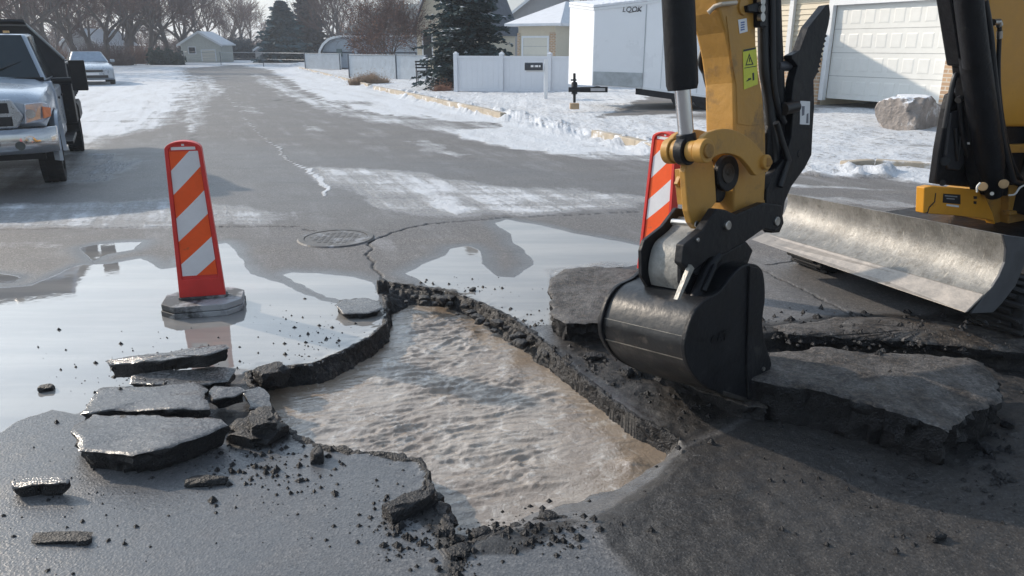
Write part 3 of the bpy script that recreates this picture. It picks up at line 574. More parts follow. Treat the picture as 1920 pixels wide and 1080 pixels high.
# crumbs: nobody could count them
random.seed(5); mb = MB()
def crumb(x, y, z, s):
    vs = []; 
    for a in ((1, 0, 0), (-1, 0, 0), (0, 1, 0), (0, -1, 0), (0, 0, 1), (0, 0, -.5)): vs.append(Vector((x, y, z)) + Vector(a) * s * random.uniform(.6, 1.3))
    mb.add(vs, [(0, 2, 4), (2, 1, 4), (1, 3, 4), (3, 0, 4), (2, 0, 5), (1, 2, 5), (3, 1, 5), (0, 3, 5)])
for x0, y0, sx, sy, n, s0 in ((600, 640, 90, 60, 90, .005), (300, 700, 160, 70, 120, .005), (300, 760, 100, 30, 40, .006), (500, 870, 130, 60, 170, .007), (780, 990, 80, 60, 150, .007), (1000, 1000, 120, 30, 140, .007), (860, 1060, 30, 40, 60, .007), (1250, 760, 160, 50, 160, .007),
                           (1500, 610, 250, 25, 220, .010), (1700, 700, 200, 40, 120, .008), (1650, 920, 300, 90, 200, .005), (700, 950, 200, 100, 70, .004), (150, 950, 200, 120, 60, .004), (1850, 830, 80, 80, 120, .009), (950, 600, 80, 20, 60, .006), (1100, 690, 80, 40, 140, .008), (860, 540, 100, 14, 60, .005)):
    for _ in range(int(n * 1.6)):
        p = G(x0 + random.gauss(0, sx * .6), y0 + random.gauss(0, sy * .6)); s = s0 * random.choice((.3, .4, .5, .6, .7, .8, 1, 1.3, 1.7, 2.6))
        z = .0
        if 136 < x0 + 0 < 420 and y0 == 760: z = .085
        if y0 == 700 and x0 == 1700: z = .2
        if sdpoly(np.array([p.x]), np.array([p.y]), WATER)[0] < .03: continue
        crumb(p.x, p.y, z + s * .12, s)
o = mb.build('asphalt_crumbs', ASIDE); o['kind'] = 'stuff'; tag(o, 'black asphalt crumbs scattered over the wet road round the pit', 'rubble')
# manhole
c = G(630, 447); mh = empty('manhole_cover', (c.x, c.y, 0), label='round iron manhole cover set in the road behind the left delineator', cat='manhole cover')
IRON = mat('cast_iron', (.13, .128, .126), .65, .05, var=.3, vscale=15, bump=.5, bscale=70, col2=(.30, .31, .33), thr=.52, dscale=6)
mb = MB(); n = 40
ra = [(.30, .012), (.30, .0), (.34, -.004)]
mb.add([(c.x, c.y, .008)] + [(c.x + .275 * math.cos(k * 2 * math.pi / n), c.y + .275 * math.sin(k * 2 * math.pi / n), .008) for k in range(n)], [(0, k + 1, (k + 1) % n + 1) for k in range(n)])
for a in range(-4, 5):
    for b in range(-4, 5):
        if a * a + b * b < 17: mb.box((c.x + a * .055, c.y + b * .055, .0085), (.03, .03, .004))
mb.build('lid', IRON, mh)
mb = MB()
for k in range(n):
    a0 = k * 2 * math.pi / n; a1 = (k + 1) * 2 * math.pi / n
    mb.add([(c.x + r_ * math.cos(a), c.y + r_ * math.sin(a), z_) for a in (a0, a1) for r_, z_ in ((.282, -.01), (.282, .012), (.33, .012), (.345, -.004))], [(0, 1, 5, 4), (1, 2, 6, 5), (2, 3, 7, 6)])
mb.build('frame', IRON, mh)
# ------------------------------------------------------------------ delineator panels
def delineator(x, y, rz, label):
    r_ = empty('traffic_delineator', (x, y, 0), rz, label, 'traffic delineator', 'striped delineator panels round the pit')
    zb = .085; mb = MB()                     # octagonal rubber base in two steps
    def octo(w, d, z0, z1, c_):
        P = [(w - c_, -d), (w, -d + c_), (w, d - c_), (w - c_, d), (-w + c_, d), (-w, d - c_), (-w, -d + c_), (-w + c_, -d)]
        mb.prism([(a, b, z0) for a, b in P], (0, 0, z1 - z0))
    octo(.25, .19, 0, .035, .09); octo(.245, .185, .039, .078, .09); octo(.15, .05, .078, .095, .02)
    mb.build('base', RUBW, r_, bevel=.004, local=True)
    def w(z): return .142 - (z - zb) * .036             # half width at height
    def outline(f, z0, z1, arch=True, n=12):
        P = [(-w(z0) * f, z0), (w(z0) * f, z0)]
        if arch:
            for k in range(n + 1):
                a = math.pi * k / n; P.append((w(z1) * f * math.cos(a), z1 + .05 * math.sin(a)))
        else: P += [(w(z1) * f, z1), (-w(z1) * f, z1)]
        return P
    zt = 1.045
    mb = MB(); O = outline(1, zb, zt); th = .075
    # shell: back sheet, rim as a loop around a recessed face
    I = [(x_ * .80, zb + .13 if z_ <= zb else z_ - .012) for x_, z_ in O]
    n_ = len(O)
    F = [(a, -th / 2, b) for a, b in O]; Bk = [(a * .96, th / 2, b) for a, b in O]; IF = [(a, -th / 2, b) for a, b in I]; IB = [(a * .98, -th / 2 + .012, b) for a, b in I]
    vs = F + IF + IB + Bk; fs = []
    for k in range(n_):
        k2 = (k + 1) % n_
        fs += [(k, k2, n_ + k2, n_ + k), (n_ + k, n_ + k2, 2 * n_ + k2, 2 * n_ + k), (k, 3 * n_ + k, 3 * n_ + k2, k2)]
    fs += [tuple(range(2 * n_, 3 * n_)), tuple(range(4 * n_ - 1, 3 * n_ - 1, -1))]
    mb.add(vs, fs); mb.build('panel', ORED, r_, local=True, bevel=.004)
    mb = MB(); mb.b2((-.07, -.0268, zt - .004), (.07, -.024, zt + .014)); mb.b2((-.008, -.0268, zt + .02), (.008, -.024, zt + .032)); mb.build('handle_slot', DECW, r_, local=True)
    z0, z1 = zb + .15, zt - .012; yy = -th / 2 + .012 - .003
    mb = MB()
    for colr in (0, 1):
        per = .30; half = .15; slope = .78
        for k in range(-3, 9):                             # bands rise to the right; clip each band to the panel
            lo = z0 - .52 + k * per + colr * half; hi = lo + half; N_ = 10
            A = []; B = []
            for q_ in range(N_ + 1):
                u = q_ / N_; 
                def cl(zc):
                    xx = None
                    return max(z0, min(z1, zc))
                xm = -.11 + .22 * u; zl = cl(lo + slope * (xm + .11)); zh_ = cl(hi + slope * (xm + .11)); A.append((xm, zl)); B.append((xm, zh_))
            for q_ in range(N_):
                if B[q_][1] - A[q_][1] < 1e-4 and B[q_ + 1][1] - A[q_ + 1][1] < 1e-4: continue
                qd = []
                for (xx, zz) in (A[q_], A[q_ + 1], B[q_ + 1], B[q_]): qd.append((xx * w(zz) * .775 / .11, yy, zz))
                mb.add(qd, [(0, 1, 2, 3)], colr)
    mb.build('striped_sheeting', [STO, STW], r_, local=True)
    return r_
RUBW = mat('base_rubber', (.05, .052, .056), .6, var=.3, vscale=20, bump=.1, bscale=60, col2=(.36, .37, .39), thr=.46, dscale=3.5)
delineator(-2.03, 4.66, R(14), 'orange and white striped delineator standing in the puddle on the left')
d2_ = delineator(1.03, 5.17, R(-52), 'orange and white striped delineator half hidden behind the excavator bucket')
d2_.rotation_euler = (Matrix.Rotation(R(1.8), 3, 'Y') @ Matrix.Rotation(R(-52), 3, 'Z')).to_euler()
# ------------------------------------------------------------------ mini excavator
AZ = R(50); ANN = Vector((math.cos(AZ), -math.sin(AZ), .10)).normalized()      # across the arm, towards the camera side
ARM0 = G(1440, 750, .03)
EX = empty('mini_excavator', (2.6, 4.9, 0), label='yellow mini excavator with black bucket, thumb and worn steel blade beside the pit', cat='excavator')
def AP(px, py, off=0.): return ONP(px, py, ARM0 + ANN * off, ANN)
def plate(mb, pts, off, th, mi=0): return mb.prism([AP(*p, off) for p in pts], -ANN * th, mi)
def disc(mb, px, py, off, th, r_, seg=24, mi=0):
    c = AP(px, py, off); return mb.tube([c, c - ANN * th], r_, seg, mi)
def curve(pts, n=6):                      # catmull-rom through pixel points
    o = []
    for i in range(len(pts) - 1):
        p0 = pts[max(i - 1, 0)]; p1 = pts[i]; p2 = pts[i + 1]; p3 = pts[min(i + 2, len(pts) - 1)]
        for k in range(n):
            t_ = k / n; o.append(tuple(.5 * ((2 * p1[j]) + (-p0[j] + p2[j]) * t_ + (2 * p0[j] - 5 * p1[j] + 4 * p2[j] - p3[j]) * t_ ** 2 + (-p0[j] + 3 * p1[j] - 3 * p2[j] + p3[j]) * t_ ** 3) for j in range(len(p1))))
    o.append(tuple(pts[-1])); return o
# bucket
BW = .50
back = curve([(1408, 494), (1388, 502), (1368, 524), (1349, 547), (1320, 564), (1300, 590), (1288, 625), (1284, 655), (1292, 688), (1316, 719), (1362, 743), (1402, 753)], 5)
front = curve([(1402, 753), (1430, 748), (1444, 722), (1447, 682), (1436, 646), (1430, 604), (1435, 556), (1432, 514), (1422, 498), (1408, 494)], 4)[1:-1]
mb = MB(); A = [AP(p[0], p[1], -.012) for p in back]; B_ = [a - ANN * (BW - .024) for a in A]
cc = sum(A, Vector()) / len(A)
mb.loft(A, B_); A2 = [a.lerp(AP(1400, 620, -.012), .07) for a in A]; B2 = [a - ANN * (BW - .024) for a in A2]; mb.loft(A2, B2)
bucket = mb.build('bucket', BKT, EX, smooth=40)
for off, nm in ((0, 'side_plate'), (-BW + .024, 'side_plate')):
    mb = MB(); mb.prism([AP(p[0], p[1], off) if off == 0 else AP(p[0], p[1], 0) + ANN * off for p in back + front], -ANN * .024)
    mb.build(nm, BLK, bucket, bevel=.005)
mb = MB()                                 # side cutter bolted on the near plate
mb.prism([AP(p[0], p[1], .012) for p in [(1407, 500), (1422, 502), (1430, 516), (1433, 556), (1428, 604), (1434, 648), (1445, 684), (1442, 722), (1429, 745), (1404, 750), (1401, 690), (1404, 600)]], -ANN * .013)
mb.build('side_cutter', BLK, bucket, bevel=.003)
mb = MB()
for p in ((1433, 692), (1416, 712), (1430, 726)): disc(mb, *p, .019, .008, .010, 8)
mb.build('cutter_bolts', STL, bucket)
mb = MB()                                 # lip along the bottom
L0 = AP(1355, 741, -.0); L1 = AP(1404, 755, 0)
mb.prism([L0, L1, L1 + Vector((0, 0, .022)), L0 + Vector((0, 0, .022))], -ANN * BW); mb.build('cutting_edge', mat('edge_dark', (.07, .065, .06), .45, .5, var=.4, vscale=20), bucket, bevel=.003)
mb = MB()                                 # wear strips and welds across the shell
for k in (31, 38):
    a = A[k]; b = A[k + 1]; nrm_ = ((b - a).cross(ANN)).normalized(); nrm_ = nrm_ if nrm_.dot(a - AP(1400, 620, 0)) > 0 else -nrm_
    mb.prism([a, a.lerp(b, .22), a.lerp(b, .22) + nrm_ * .0035, a + nrm_ * .0035], -ANN * (BW - .03))
mb.build('wear_strips', mat('weld_worn', (.16, .15, .135), .45, .4, var=.5, vscale=18), bucket)
# faint cast emblem on the near plate
fx = (AP(1362, 640, .0) - AP(1332, 636, 0)).normalized(); fx = Vector((fx.x, fx.y, 0)).normalized(); fz = Vector((0, 0, 1)); nn = ANN
M = Matrix.Translation(AP(1349, 634, .003)) @ Matrix(((fx.x, fz.x, nn.x, 0), (fx.y, fz.y, nn.y, 0), (fx.z, fz.z, nn.z, 0), (0, 0, 0, 1)))
M = Matrix.Translation(-Vector(EX.location)) @ M
text_mesh('CAT', .06, .0012, 'cast_emblem', BLK, bucket, M, bold=.002)
# ears and coupler
mb = MB(); ear = [(1277, 530), (1277, 480), (1283, 460), (1318, 431), (1344, 395), (1377, 402), (1398, 452), (1412, 470), (1400, 500), (1368, 522), (1338, 556), (1300, 574)]
plate(mb, ear, -.125, .022); ear2 = mb.build('bucket_ear', BLK, bucket, bevel=.004)
mb = MB(); mb.prism([AP(p[0], p[1], -.125) - ANN * .22 for p in ear], -ANN * .022); mb.build('bucket_ear', BLK, bucket, bevel=.004)
mb = MB(); cf = curve([(1284, 545), (1279, 520), (1282, 490), (1292, 462), (1318, 438), (1336, 412)], 4)
a_ = [AP(p[0], p[1], -.150) for p in cf]; mb.loft(a_, [p - ANN * .190 for p in a_], (ANN.cross(Vector((0, 0, 1)))).normalized() * -.012)
mb.build('coupler_face', mat('scuffed_coupler', (.22, .22, .21), .55, .2, var=.35, vscale=12, col2=(.05, .05, .05), thr=.60, dscale=14, bump=.3), EX, smooth=40)
mb = MB(); plate(mb, [(1283, 459), (1318, 431), (1344, 391), (1360, 393), (1380, 402), (1433, 380), (1467, 385), (1467, 424), (1453, 434), (1433, 429), (1400, 452), (1360, 476), (1330, 484), (1296, 512), (1279, 494)], -.075, .045)
mb.build('coupler_plate', BLK, EX, bevel=.006)
mb = MB(); plate(mb, [(1344, 391), (1360, 393), (1380, 402), (1433, 380), (1467, 385), (1467, 424), (1453, 434), (1433, 429), (1400, 452), (1360, 476)], -.30, .045); mb.build('coupler_plate', BLK, EX, bevel=.006)
mb = MB(); plate(mb, [(1330, 484), (1360, 474), (1400, 452), (1412, 468), (1406, 484), (1370, 500), (1340, 512), (1310, 520), (1296, 512)], -.11, .22); mb.build('coupler_hook', BLK, EX, bevel=.008)
mb = MB(); disc(mb, 1367, 423, -.060, .03, .021); disc(mb, 1459, 415, -.066, .03, .022); disc(mb, 1310, 450, -.068, .02, .010); mb.build('pin', STL, EX, bevel=.003)
mb = MB(); mb.prism([AP(1270, 562, -.06), AP(1275, 562, -.06), AP(1302, 503, -.06), AP(1296, 496, -.06)], -ANN * .02); mb.build('hook_lever', WORN, EX)
mb = MB(); mb.tube([AP(1303, 560, -.09), AP(1330, 500, -.09), AP(1345, 480, -.09)], .028, 12); mb.tube([AP(1320, 545, -.05), AP(1341, 497, -.05)], .012, 10); mb.build('lock_cylinder', BLK, EX, smooth=40)
# stick
stk = [(1330, -90), (1346, 0), (1350, 22), (1362, 60), (1371, 105), (1377, 155), (1378, 237), (1379, 320), (1377, 402), (1434, 378), (1437, 320), (1436, 245), (1431, 180), (1419, 112), (1418, 60), (1419, 0), (1430, -90)]
mb = MB(); plate(mb, stk, -.16, .16); stick = mb.build('stick', YEL, EX, bevel=.012)
mb = MB(); plate(mb, [(1366, 60), (1372, 110), (1381, 160), (1383, 232), (1405, 236), (1429, 232), (1424, 180), (1412, 112), (1412, 40), (1362, 30)], -.157, .002); mb.build('stick_web', YEL, stick, bevel=.0008)
mb = MB(); plate(mb, [(1372, 405), (1380, 396), (1434, 374), (1437, 398), (1382, 416)], -.155, .17); mb.build('stick_foot', YEL, stick, bevel=.004)
mb = MB(); disc(mb, 1367, 325, -.148, .03, .082, 32); disc(mb, 1350, 360, -.20, .09, .05, 20); mb.build('pivot_boss', BLK, stick, bevel=.006)
mb = MB(); disc(mb, 1367, 325, -.142, .02, .045, 24); disc(mb, 1368, 322, -.138, .02, .018, 12); mb.build('pivot_cap', mat('greasy', (.05, .042, .035), .4, .3, var=.4, vscale=25), stick, bevel=.004)
def decal(mb, pts, off): mb.prism([AP(p[0], p[1], off) for p in pts], -ANN * .0012)
mb = MB(); decal(mb, [(1384, 37), (1400, 34), (1402, 59), (1387, 63)], -.1545); d1 = mb.build('white_decal', DECW, stick)
mb = MB(); 
for k in range(4): decal(mb, [(1389, 41.5 + k * 4.5), (1396, 40 + k * 4.5), (1396.4, 42.5 + k * 4.5), (1389.4, 44 + k * 4.5)], -.1535)
mb.build('decal_print', mat('blue_print', (.10, .16, .35), .5), d1)
mb = MB(); decal(mb, [(1393, 93), (1418, 88), (1419.5, 112), (1421, 158), (1395, 168)], -.1545); d2 = mb.build('warning_decal', DECY, stick)
mb = MB(); decal(mb, [(1394, 93), (1417, 88.5), (1417, 92), (1394, 97)], -.1535)
tri = [(1405, 100), (1413, 121), (1398, 123)]; cx_ = (1405.3, 115)
for k in range(3):
    a = tri[k]; b = tri[(k + 1) % 3]; ai = tuple(a[j] + (cx_[j] - a[j]) * .28 for j in (0, 1)); bi = tuple(b[j] + (cx_[j] - b[j]) * .28 for j in (0, 1)); decal(mb, [a, b, bi, ai], -.1535)
decal(mb, [(1405, 108), (1406.6, 108), (1406.4, 116), (1405.2, 116)], -.1534)
decal(mb, [(1411, 137), (1414, 136), (1414.5, 150), (1411.5, 151)], -.1535); decal(mb, [(1403, 147), (1408.5, 146), (1408.5, 149), (1403, 151)], -.1535); decal(mb, [(1400, 151), (1404, 149), (1404.5, 151), (1400, 153)], -.1535); decal(mb, [(1396, 127), (1419, 123), (1419, 124.4), (1396, 128.4)], -.1535)
mb.build('decal_print', DECK, d2)
# links
arc_o = curve([(1313, 268), (1327, 250), (1350, 242), (1374, 243), (1398, 254), (1418, 271), (1433, 290), (1446, 306)], 4); arc_i = curve([(1440, 322), (1424, 327), (1416, 328), (1404, 312), (1389, 296), (1368, 288), (1349, 290), (1338, 296), (1322, 300)], 4)
for off in (-.065, -.225):
    mb = MB(); P_ = [AP(p[0], p[1], -.065) + ANN * (off + .065) for p in arc_o + arc_i]; mb.prism(P_, -ANN * .028); mb.build('side_link', YEL, EX, bevel=.004)
mb = MB(); 
a0 = AP(1327, 283, -.03); mb.tube([a0 - ANN * .0, a0 - ANN * .045], .050, 28); mb.tube([a0 - ANN * .047, a0 - ANN * .088], .044, 28); mb.tube([a0 - ANN * .138, a0 - ANN * .165], .047, 28); mb.tube([a0 - ANN * .167, a0 - ANN * .205], .055, 28)
mb.tube([AP(1440, 304, -.045), AP(1440, 304, -.045) - ANN * .05], .034, 20); mb.build('link_boss', YEL, EX, smooth=40, bevel=.004)
mb = MB(); mb.tube([a0 + ANN * .012, a0 - ANN * .01], .030, 20); mb.tube([AP(1440, 304, -.040), AP(1440, 304, -.05)], .020, 16); mb.tube([a0 + ANN * .012, a0 + ANN * .002], .018, 16); mb.build('link_pin', mat('pin_painted', (.30, .16, .04), .5, .1, var=.3, vscale=20), EX, bevel=.004)
mb = MB(); plate(mb, [(1290, 300), (1336, 300), (1340, 318), (1344, 378), (1330, 396), (1321, 408), (1318, 424), (1306, 430), (1297, 418), (1291, 396), (1288, 360), (1285, 322)], -.16, .035); mb.build('bucket_link', YEL, EX, bevel=.006)
mb = MB(); plate(mb, [(1290, 300), (1336, 300), (1340, 318), (1344, 378), (1330, 396), (1321, 408), (1318, 424), (1306, 430), (1297, 418), (1291, 396), (1288, 360), (1285, 322)], -.23, .03); mb.build('bucket_link', YEL, EX, bevel=.006)
mb = MB(); a_ = [AP(p[0], p[1], -.18) for p in [(1286, 318), (1287, 350), (1291, 385)]]; mb.loft(a_, [p - ANN * .06 for p in a_], Vector((.02, .02, 0)))
mb.build('link_web', YEL, EX, bevel=.002)
mb = MB(); disc(mb, 1308, 420, -.152, .14, .014, 16); mb.build('link_lower_pin', STL, EX, bevel=.003)
mb = MB(); plate(mb, [(1278, 326), (1290, 322), (1292, 346), (1276, 352), (1270, 345)], -.21, .02); mb.build('link_lug', YEL, EX, bevel=.002)
# bucket cylinder
mb = MB(); mb.tube([AP(1263, -190, -.145), AP(1279, 158, -.145), AP(1279.5, 168, -.145)], [.066, .066, .060], 28); mb.build('cylinder_barrel', BLK, EX, smooth=40)
mb = MB(); mb.tube([AP(1279, 165, -.145), AP(1287, 258, -.145)], .033, 24); mb.build('cylinder_rod', CHR, EX, smooth=40)
mb = MB(); mb.tube([AP(1286, 250, -.145), AP(1288, 276, -.145)], [.040, .046], 20); c_ = AP(1289, 285, -.235) ; a1 = a0 - ANN * .091; mb.tube([a1, a1 - ANN * .044], .060, 26); mb.build('rod_eye', BLK, EX, smooth=40, bevel=.004)
# hoses
mb = MB()
for pts, o_, r_ in (([(1322, -60), (1316, 20), (1326, 80), (1322, 120), (1330, 160), (1344, 200), (1346, 245)], -.33, .020), ([(1300, -60), (1306, 30), (1318, 75), (1312, 120), (1330, 150)], -.34, .010), ([(1330, 20), (1326, 60), (1330, 110), (1337, 170)], -.36, .015), ([(1345, 165), (1340, 200), (1338, 260)], -.345, .024),
                  ([(1345, 25), (1330, 34), (1325, 60)], -.30, .014), ([(1430, -60), (1430, 0), (1431, 60), (1433, 130), (1441, 180), (1446, 240), (1452, 300), (1444, 350)], -.20, .026), ([(1446, -60), (1448, 60), (1450, 150), (1458, 200), (1470, 230)], -.17, .016)):
    P_ = curve([(a, b, 0) for a, b in pts], 5); mb.tube([AP(p[0], p[1], o_) for p in P_], r_, 10)
mb.build('hoses', HOSE, EX, smooth=60)
mb = MB(); mb.tube([AP(1328, 24, -.20), AP(1340, 12, -.18), AP(1352, 8, -.15), AP(1380, 5, -.14)], .010, 8); disc(mb, 1338, 166, -.31, .03, .016, 10); mb.build('hose_clip', mat('pale_clip', (.6, .52, .42), .4, .3), EX, smooth=50)
mb = MB(); disc(mb, 1396, 12, -.150, .02, .036, 24); mb.build('boss_ring', YEL, EX, bevel=.003)
mb = MB(); plate(mb, [(1402, 10), (1424, 4), (1440, 8), (1440, 24), (1404, 22)], -.13, .04); plate(mb, [(1424, -40), (1438, -40), (1438, 50), (1426, 50)], -.125, .05); mb.build('hose_fittings', BLK, EX, bevel=.004)
mb = MB(); 
for y_ in (2, 16, 32): disc(mb, 1431, y_, -.118, .02, .019, 12)
mb.build('hose_nuts', STL, EX)
# thumb cylinder and thumb
mb = MB(); mb.tube([AP(1440, -90, -.235), AP(1444, 60, -.235), AP(1452, 210, -.235), AP(1458, 250, -.235)], [.052, .055, .055, .045], 24); mb.build('thumb_cylinder', BLK, EX, smooth=40)
mb = MB(); mb.tube([AP(1456, 124, -.20), AP(1497, 123, -.20)], .026, 18); mb.build('thumb_stop_bar', mat('grey_bar', (.08, .085, .10), .4, .4), EX, smooth=40)
mb = MB(); plate(mb, [(1440, 250), (1452, 205), (1462, 190), (1472, 200), (1488, 190), (1494, 240), (1486, 280), (1468, 320), (1445, 345), (1438, 320)], -.19, .09); mb.build('thumb_bracket', BLK, EX, bevel=.01)
mb = MB(); mb.tube([AP(1468, 205, -.15), AP(1492, 200, -.15)], .030, 16); mb.tube([AP(1455, 230, -.14), AP(1478, 300, -.14), AP(1462, 350, -.14)], .016, 10); mb.build('thumb_hose', HOSE, EX, smooth=50)
tR = [(1555, 8), (1557, 26), (1554, 46), (1550, 62)]
teeth = []
for k in range(8):
    t_ = k / 8; x_ = 1549 - 17 * t_; y_ = 64 + 76 * t_; teeth += [(x_, y_), (x_ + 3.2, y_ + 4), (x_ - 1.5, y_ + 7)]
th_o = tR + teeth + [(1526, 150), (1527, 200), (1524, 245), (1522, 290), (1510, 314), (1484, 350), (1472, 378), (1468, 405), (1470, 418), (1462, 436), (1448, 437), (1438, 424), (1436, 396), (1438, 356), (1452, 322), (1474, 292), (1484, 258), (1487, 215), (1485, 185), (1489, 150), (1496, 124), (1485, 110), (1485, 103), (1500, 95), (1517, 50), (1543, 18), (1550, 9)]
mb = MB(); plate(mb, th_o, -.15, .045); thumb = mb.build('thumb', BLK, EX, bevel=.005)
mb = MB(); disc(mb, 1459, 415, -.140, .02, .030); disc(mb, 1500, 288, -.146, .01, .02); mb.build('thumb_boss', BLK, thumb, bevel=.004)
mb = MB(); mb.prism([AP(p[0], p[1], -.1485) for p in [(1501, 189), (1519, 190), (1518, 234), (1500, 233)]], -ANN * .002); d3 = mb.build('white_decal', DECW, thumb)
mb = MB(); 
for q_ in ([(1504, 199), (1509, 199), (1508, 216), (1504, 217)], [(1513, 214), (1516, 212), (1516, 231), (1512, 231)]): mb.prism([AP(p[0], p[1], -.1470) for p in q_], -ANN * .002)
mb.build('decal_print', mat('grey_print', (.16, .17, .2), .5), d3)
# ---- blade
BAX = Vector((.39, -.92, 0)).normalized(); EB = Vector((.92, .39, 0)).normalized()     # along the blade towards the camera / machine's rearward axis
bn = G(1810, 586, .27); bf = G(1408, 449, .24)
BAXr = (bn - bf).normalized(); BPN = Vector((BAX.x, BAX.y, 0))
pn = [(1882, 441), (1886, 470), (1883, 495), (1872, 520), (1858, 540), (1846, 552), (1810, 586)]; pf = [(1476, 363), (1477, 378), (1473, 393), (1465, 408), (1454, 421), (1436, 437), (1408, 449)]
PNc = [ONP(p[0], p[1], bn, BPN) for p in curve(pn, 4)]; PFc = [ONP(p[0], p[1], bf, BPN) for p in curve(pf, 4)]
mb = MB(); k6 = 20
NS = 24
def lerp3(a, b, t_): return a + (b - a) * t_
th_ = EB * .02
for s_ in range(NS):
    a = [lerp3(PFc[i], PNc[i], s_ / NS) for i in range(k6 + 1)]; b = [lerp3(PFc[i], PNc[i], (s_ + 1) / NS) for i in range(k6 + 1)]; mb.add(a + b, [(i, i + 1, k6 + 2 + i, k6 + 1 + i) for i in range(k6)])
a = PFc[:k6 + 1]; b = PNc[:k6 + 1]; mb.loft([p + th_ for p in a], [p + th_ for p in b]); mb.loft([a[0], a[0] + th_], [b[0], b[0] + th_])
BM = bpy.data.materials.new('worn_blade'); BM.use_nodes = True; N = NB(BM); tl = N.n('ShaderNodeTexCoord').outputs['Object']
mpb = N.n('ShaderNodeMapping'); mpb.inputs['Rotation'].default_value = (0, 0, R(67)); N.put(mpb.inputs[0], tl); mpb2 = N.n('ShaderNodeMapping'); mpb2.inputs['Scale'].default_value = (5, 1, 1); N.put(mpb2.inputs[0], mpb.outputs[0])
n1 = N.noise(tl, 5, 8, .75); n2 = N.noise(tl, 26, 6, .75); n3 = N.noise(mpb2.outputs[0], 12, 6, .75)
c1 = N.mix(N.step(n1, .35, .65), (.15, .148, .14), (.27, .265, .25)); c1 = N.mix(N.step(n2, .5, .68, 0, .7), c1, (.10, .09, .075)); c1 = N.mix(N.step(n3, .55, .7, 0, .7), c1, (.46, .44, .39))
N.put(N.b.inputs['Base Color'], c1); N.b.inputs['Metallic'].default_value = .30; N.put(N.b.inputs['Roughness'], N.step(n3, .3, .7, .36, .58))
bp = N.n('ShaderNodeBump'); bp.inputs['Strength'].default_value = .5; bp.inputs['Distance'].default_value = .006; N.put(bp.inputs['Height'], N.math('ADD', n2, n3)); N.put(N.b.inputs['Normal'], bp.outputs[0])
blade = mb.build('blade', BM, EX, smooth=50)
mb = MB(); ce = [PFc[k6] - EB * .012, PFc[-1], PFc[-1] + EB * .02 , PFc[k6] + EB * .012]; cb = [PNc[k6] - EB * .012, PNc[-1], PNc[-1] + EB * .02, PNc[k6] + EB * .012]
mb.add(ce + cb, [(0, 1, 5, 4), (1, 2, 6, 5), (2, 3, 7, 6), (3, 0, 4, 7), (0, 3, 2, 1), (4, 5, 6, 7)])
mb.build('cutting_edge', mat('edge_steel', (.36, .325, .29), .5, .35, var=.25, vscale=12, col2=(.10, .09, .08), thr=.62, dscale=10, bump=.2), blade, bevel=.003)
mb = MB(); mb.prism([p for p in [ONP(q_[0], q_[1], bn + BPN * .004, BPN) for q_ in [(1881, 440), (1925, 446), (1924, 490), (1905, 535), (1878, 570), (1862, 586), (1822, 588), (1846, 556), (1860, 540), (1874, 518), (1885, 492), (1887, 466)]]], -BPN * .015); mb.build('end_plate', mat('blade_back', (.085, .09, .10), .5, .3, var=.3), blade, bevel=.003)
# bottom frame, arms
def X_(a, b, c=0): o_ = (bf + bn) / 2; o_.z = 0; return o_ + EB * a + BAX * b + Vector((0, 0, c))
fr = Matrix(((EB.x, BAX.x, 0), (EB.y, BAX.y, 0), (0, 0, 1)))
mb = MB(); 
for s_ in (-.35, .35): mb.prism([X_(.34, s_, .30), X_(.9, s_, .28), X_(.9, s_, .40), X_(.34, s_, .38)], BAX * .08)
mb.build('push_arms', BLK, EX, bevel=.008)
mb = MB(); mb.prism([X_(.45, -.5, .26), X_(2.3, -.5, .26), X_(2.3, -.5, .50), X_(.45, -.5, .46)], BAX * 1.0); mb.build('undercarriage', BLK, EX, bevel=.01)
for side in (-.92, .60):
    mb = MB(); P_ = []; r_ = .185 if side > 0 else .155; L_ = 2.25
    for k in range(15): a = math.pi / 2 + math.pi * k / 14; P_.append((.42 + r_ + r_ * math.cos(a), r_ + .012 + r_ * math.sin(a)))
    for k in range(15): a = -math.pi / 2 + math.pi * k / 14; P_.append((.42 + L_ - r_ + r_ * math.cos(a), r_ + .012 + r_ * math.sin(a)))
    mb.prism([X_(a, side, b) for a, b in P_], BAX * .34)
    # grousers
    per = []
    for i in range(len(P_)):
        a = Vector((P_[i][0], P_[i][1], 0)); b = Vector((P_[(i + 1) % len(P_)][0], P_[(i + 1) % len(P_)][1], 0)); m_ = max(1, int((b - a).length / .08))
        for k in range(m_): per.append((a.lerp(b, k / m_), (b - a).normalized()))
    for k, (p, d) in enumerate(per[::1]):
        nn_ = Vector((d.y, -d.x, 0)) ; nn_ = nn_ if nn_.dot(p - Vector((1.6, .2, 0))) > 0 else -nn_
        q_ = [p - d * .018, p + d * .018, p + d * .012 + nn_ * .022, p - d * .012 + nn_ * .022]
        if p.y < .03 and False: continue
        mb.prism([X_(v.x, side + (.0 if k % 2 else .06), max(.002, v.y)) for v in q_], BAX * .28)
    trk = mb.build('rubber_track', RUB, EX, bevel=.004)
    mb = MB(); 
    for a in (.78, 2.5): mb.tube([X_(a, side + .345, .2), X_(a, side - .005, .2)], .13, 24)
    for a in (1.2, 1.55, 1.9, 2.2): mb.tube([X_(a, side + .345, .13), X_(a, side - .005, .13)], .08, 16)
    mb.build('track_rollers', BLK, trk, smooth=40)
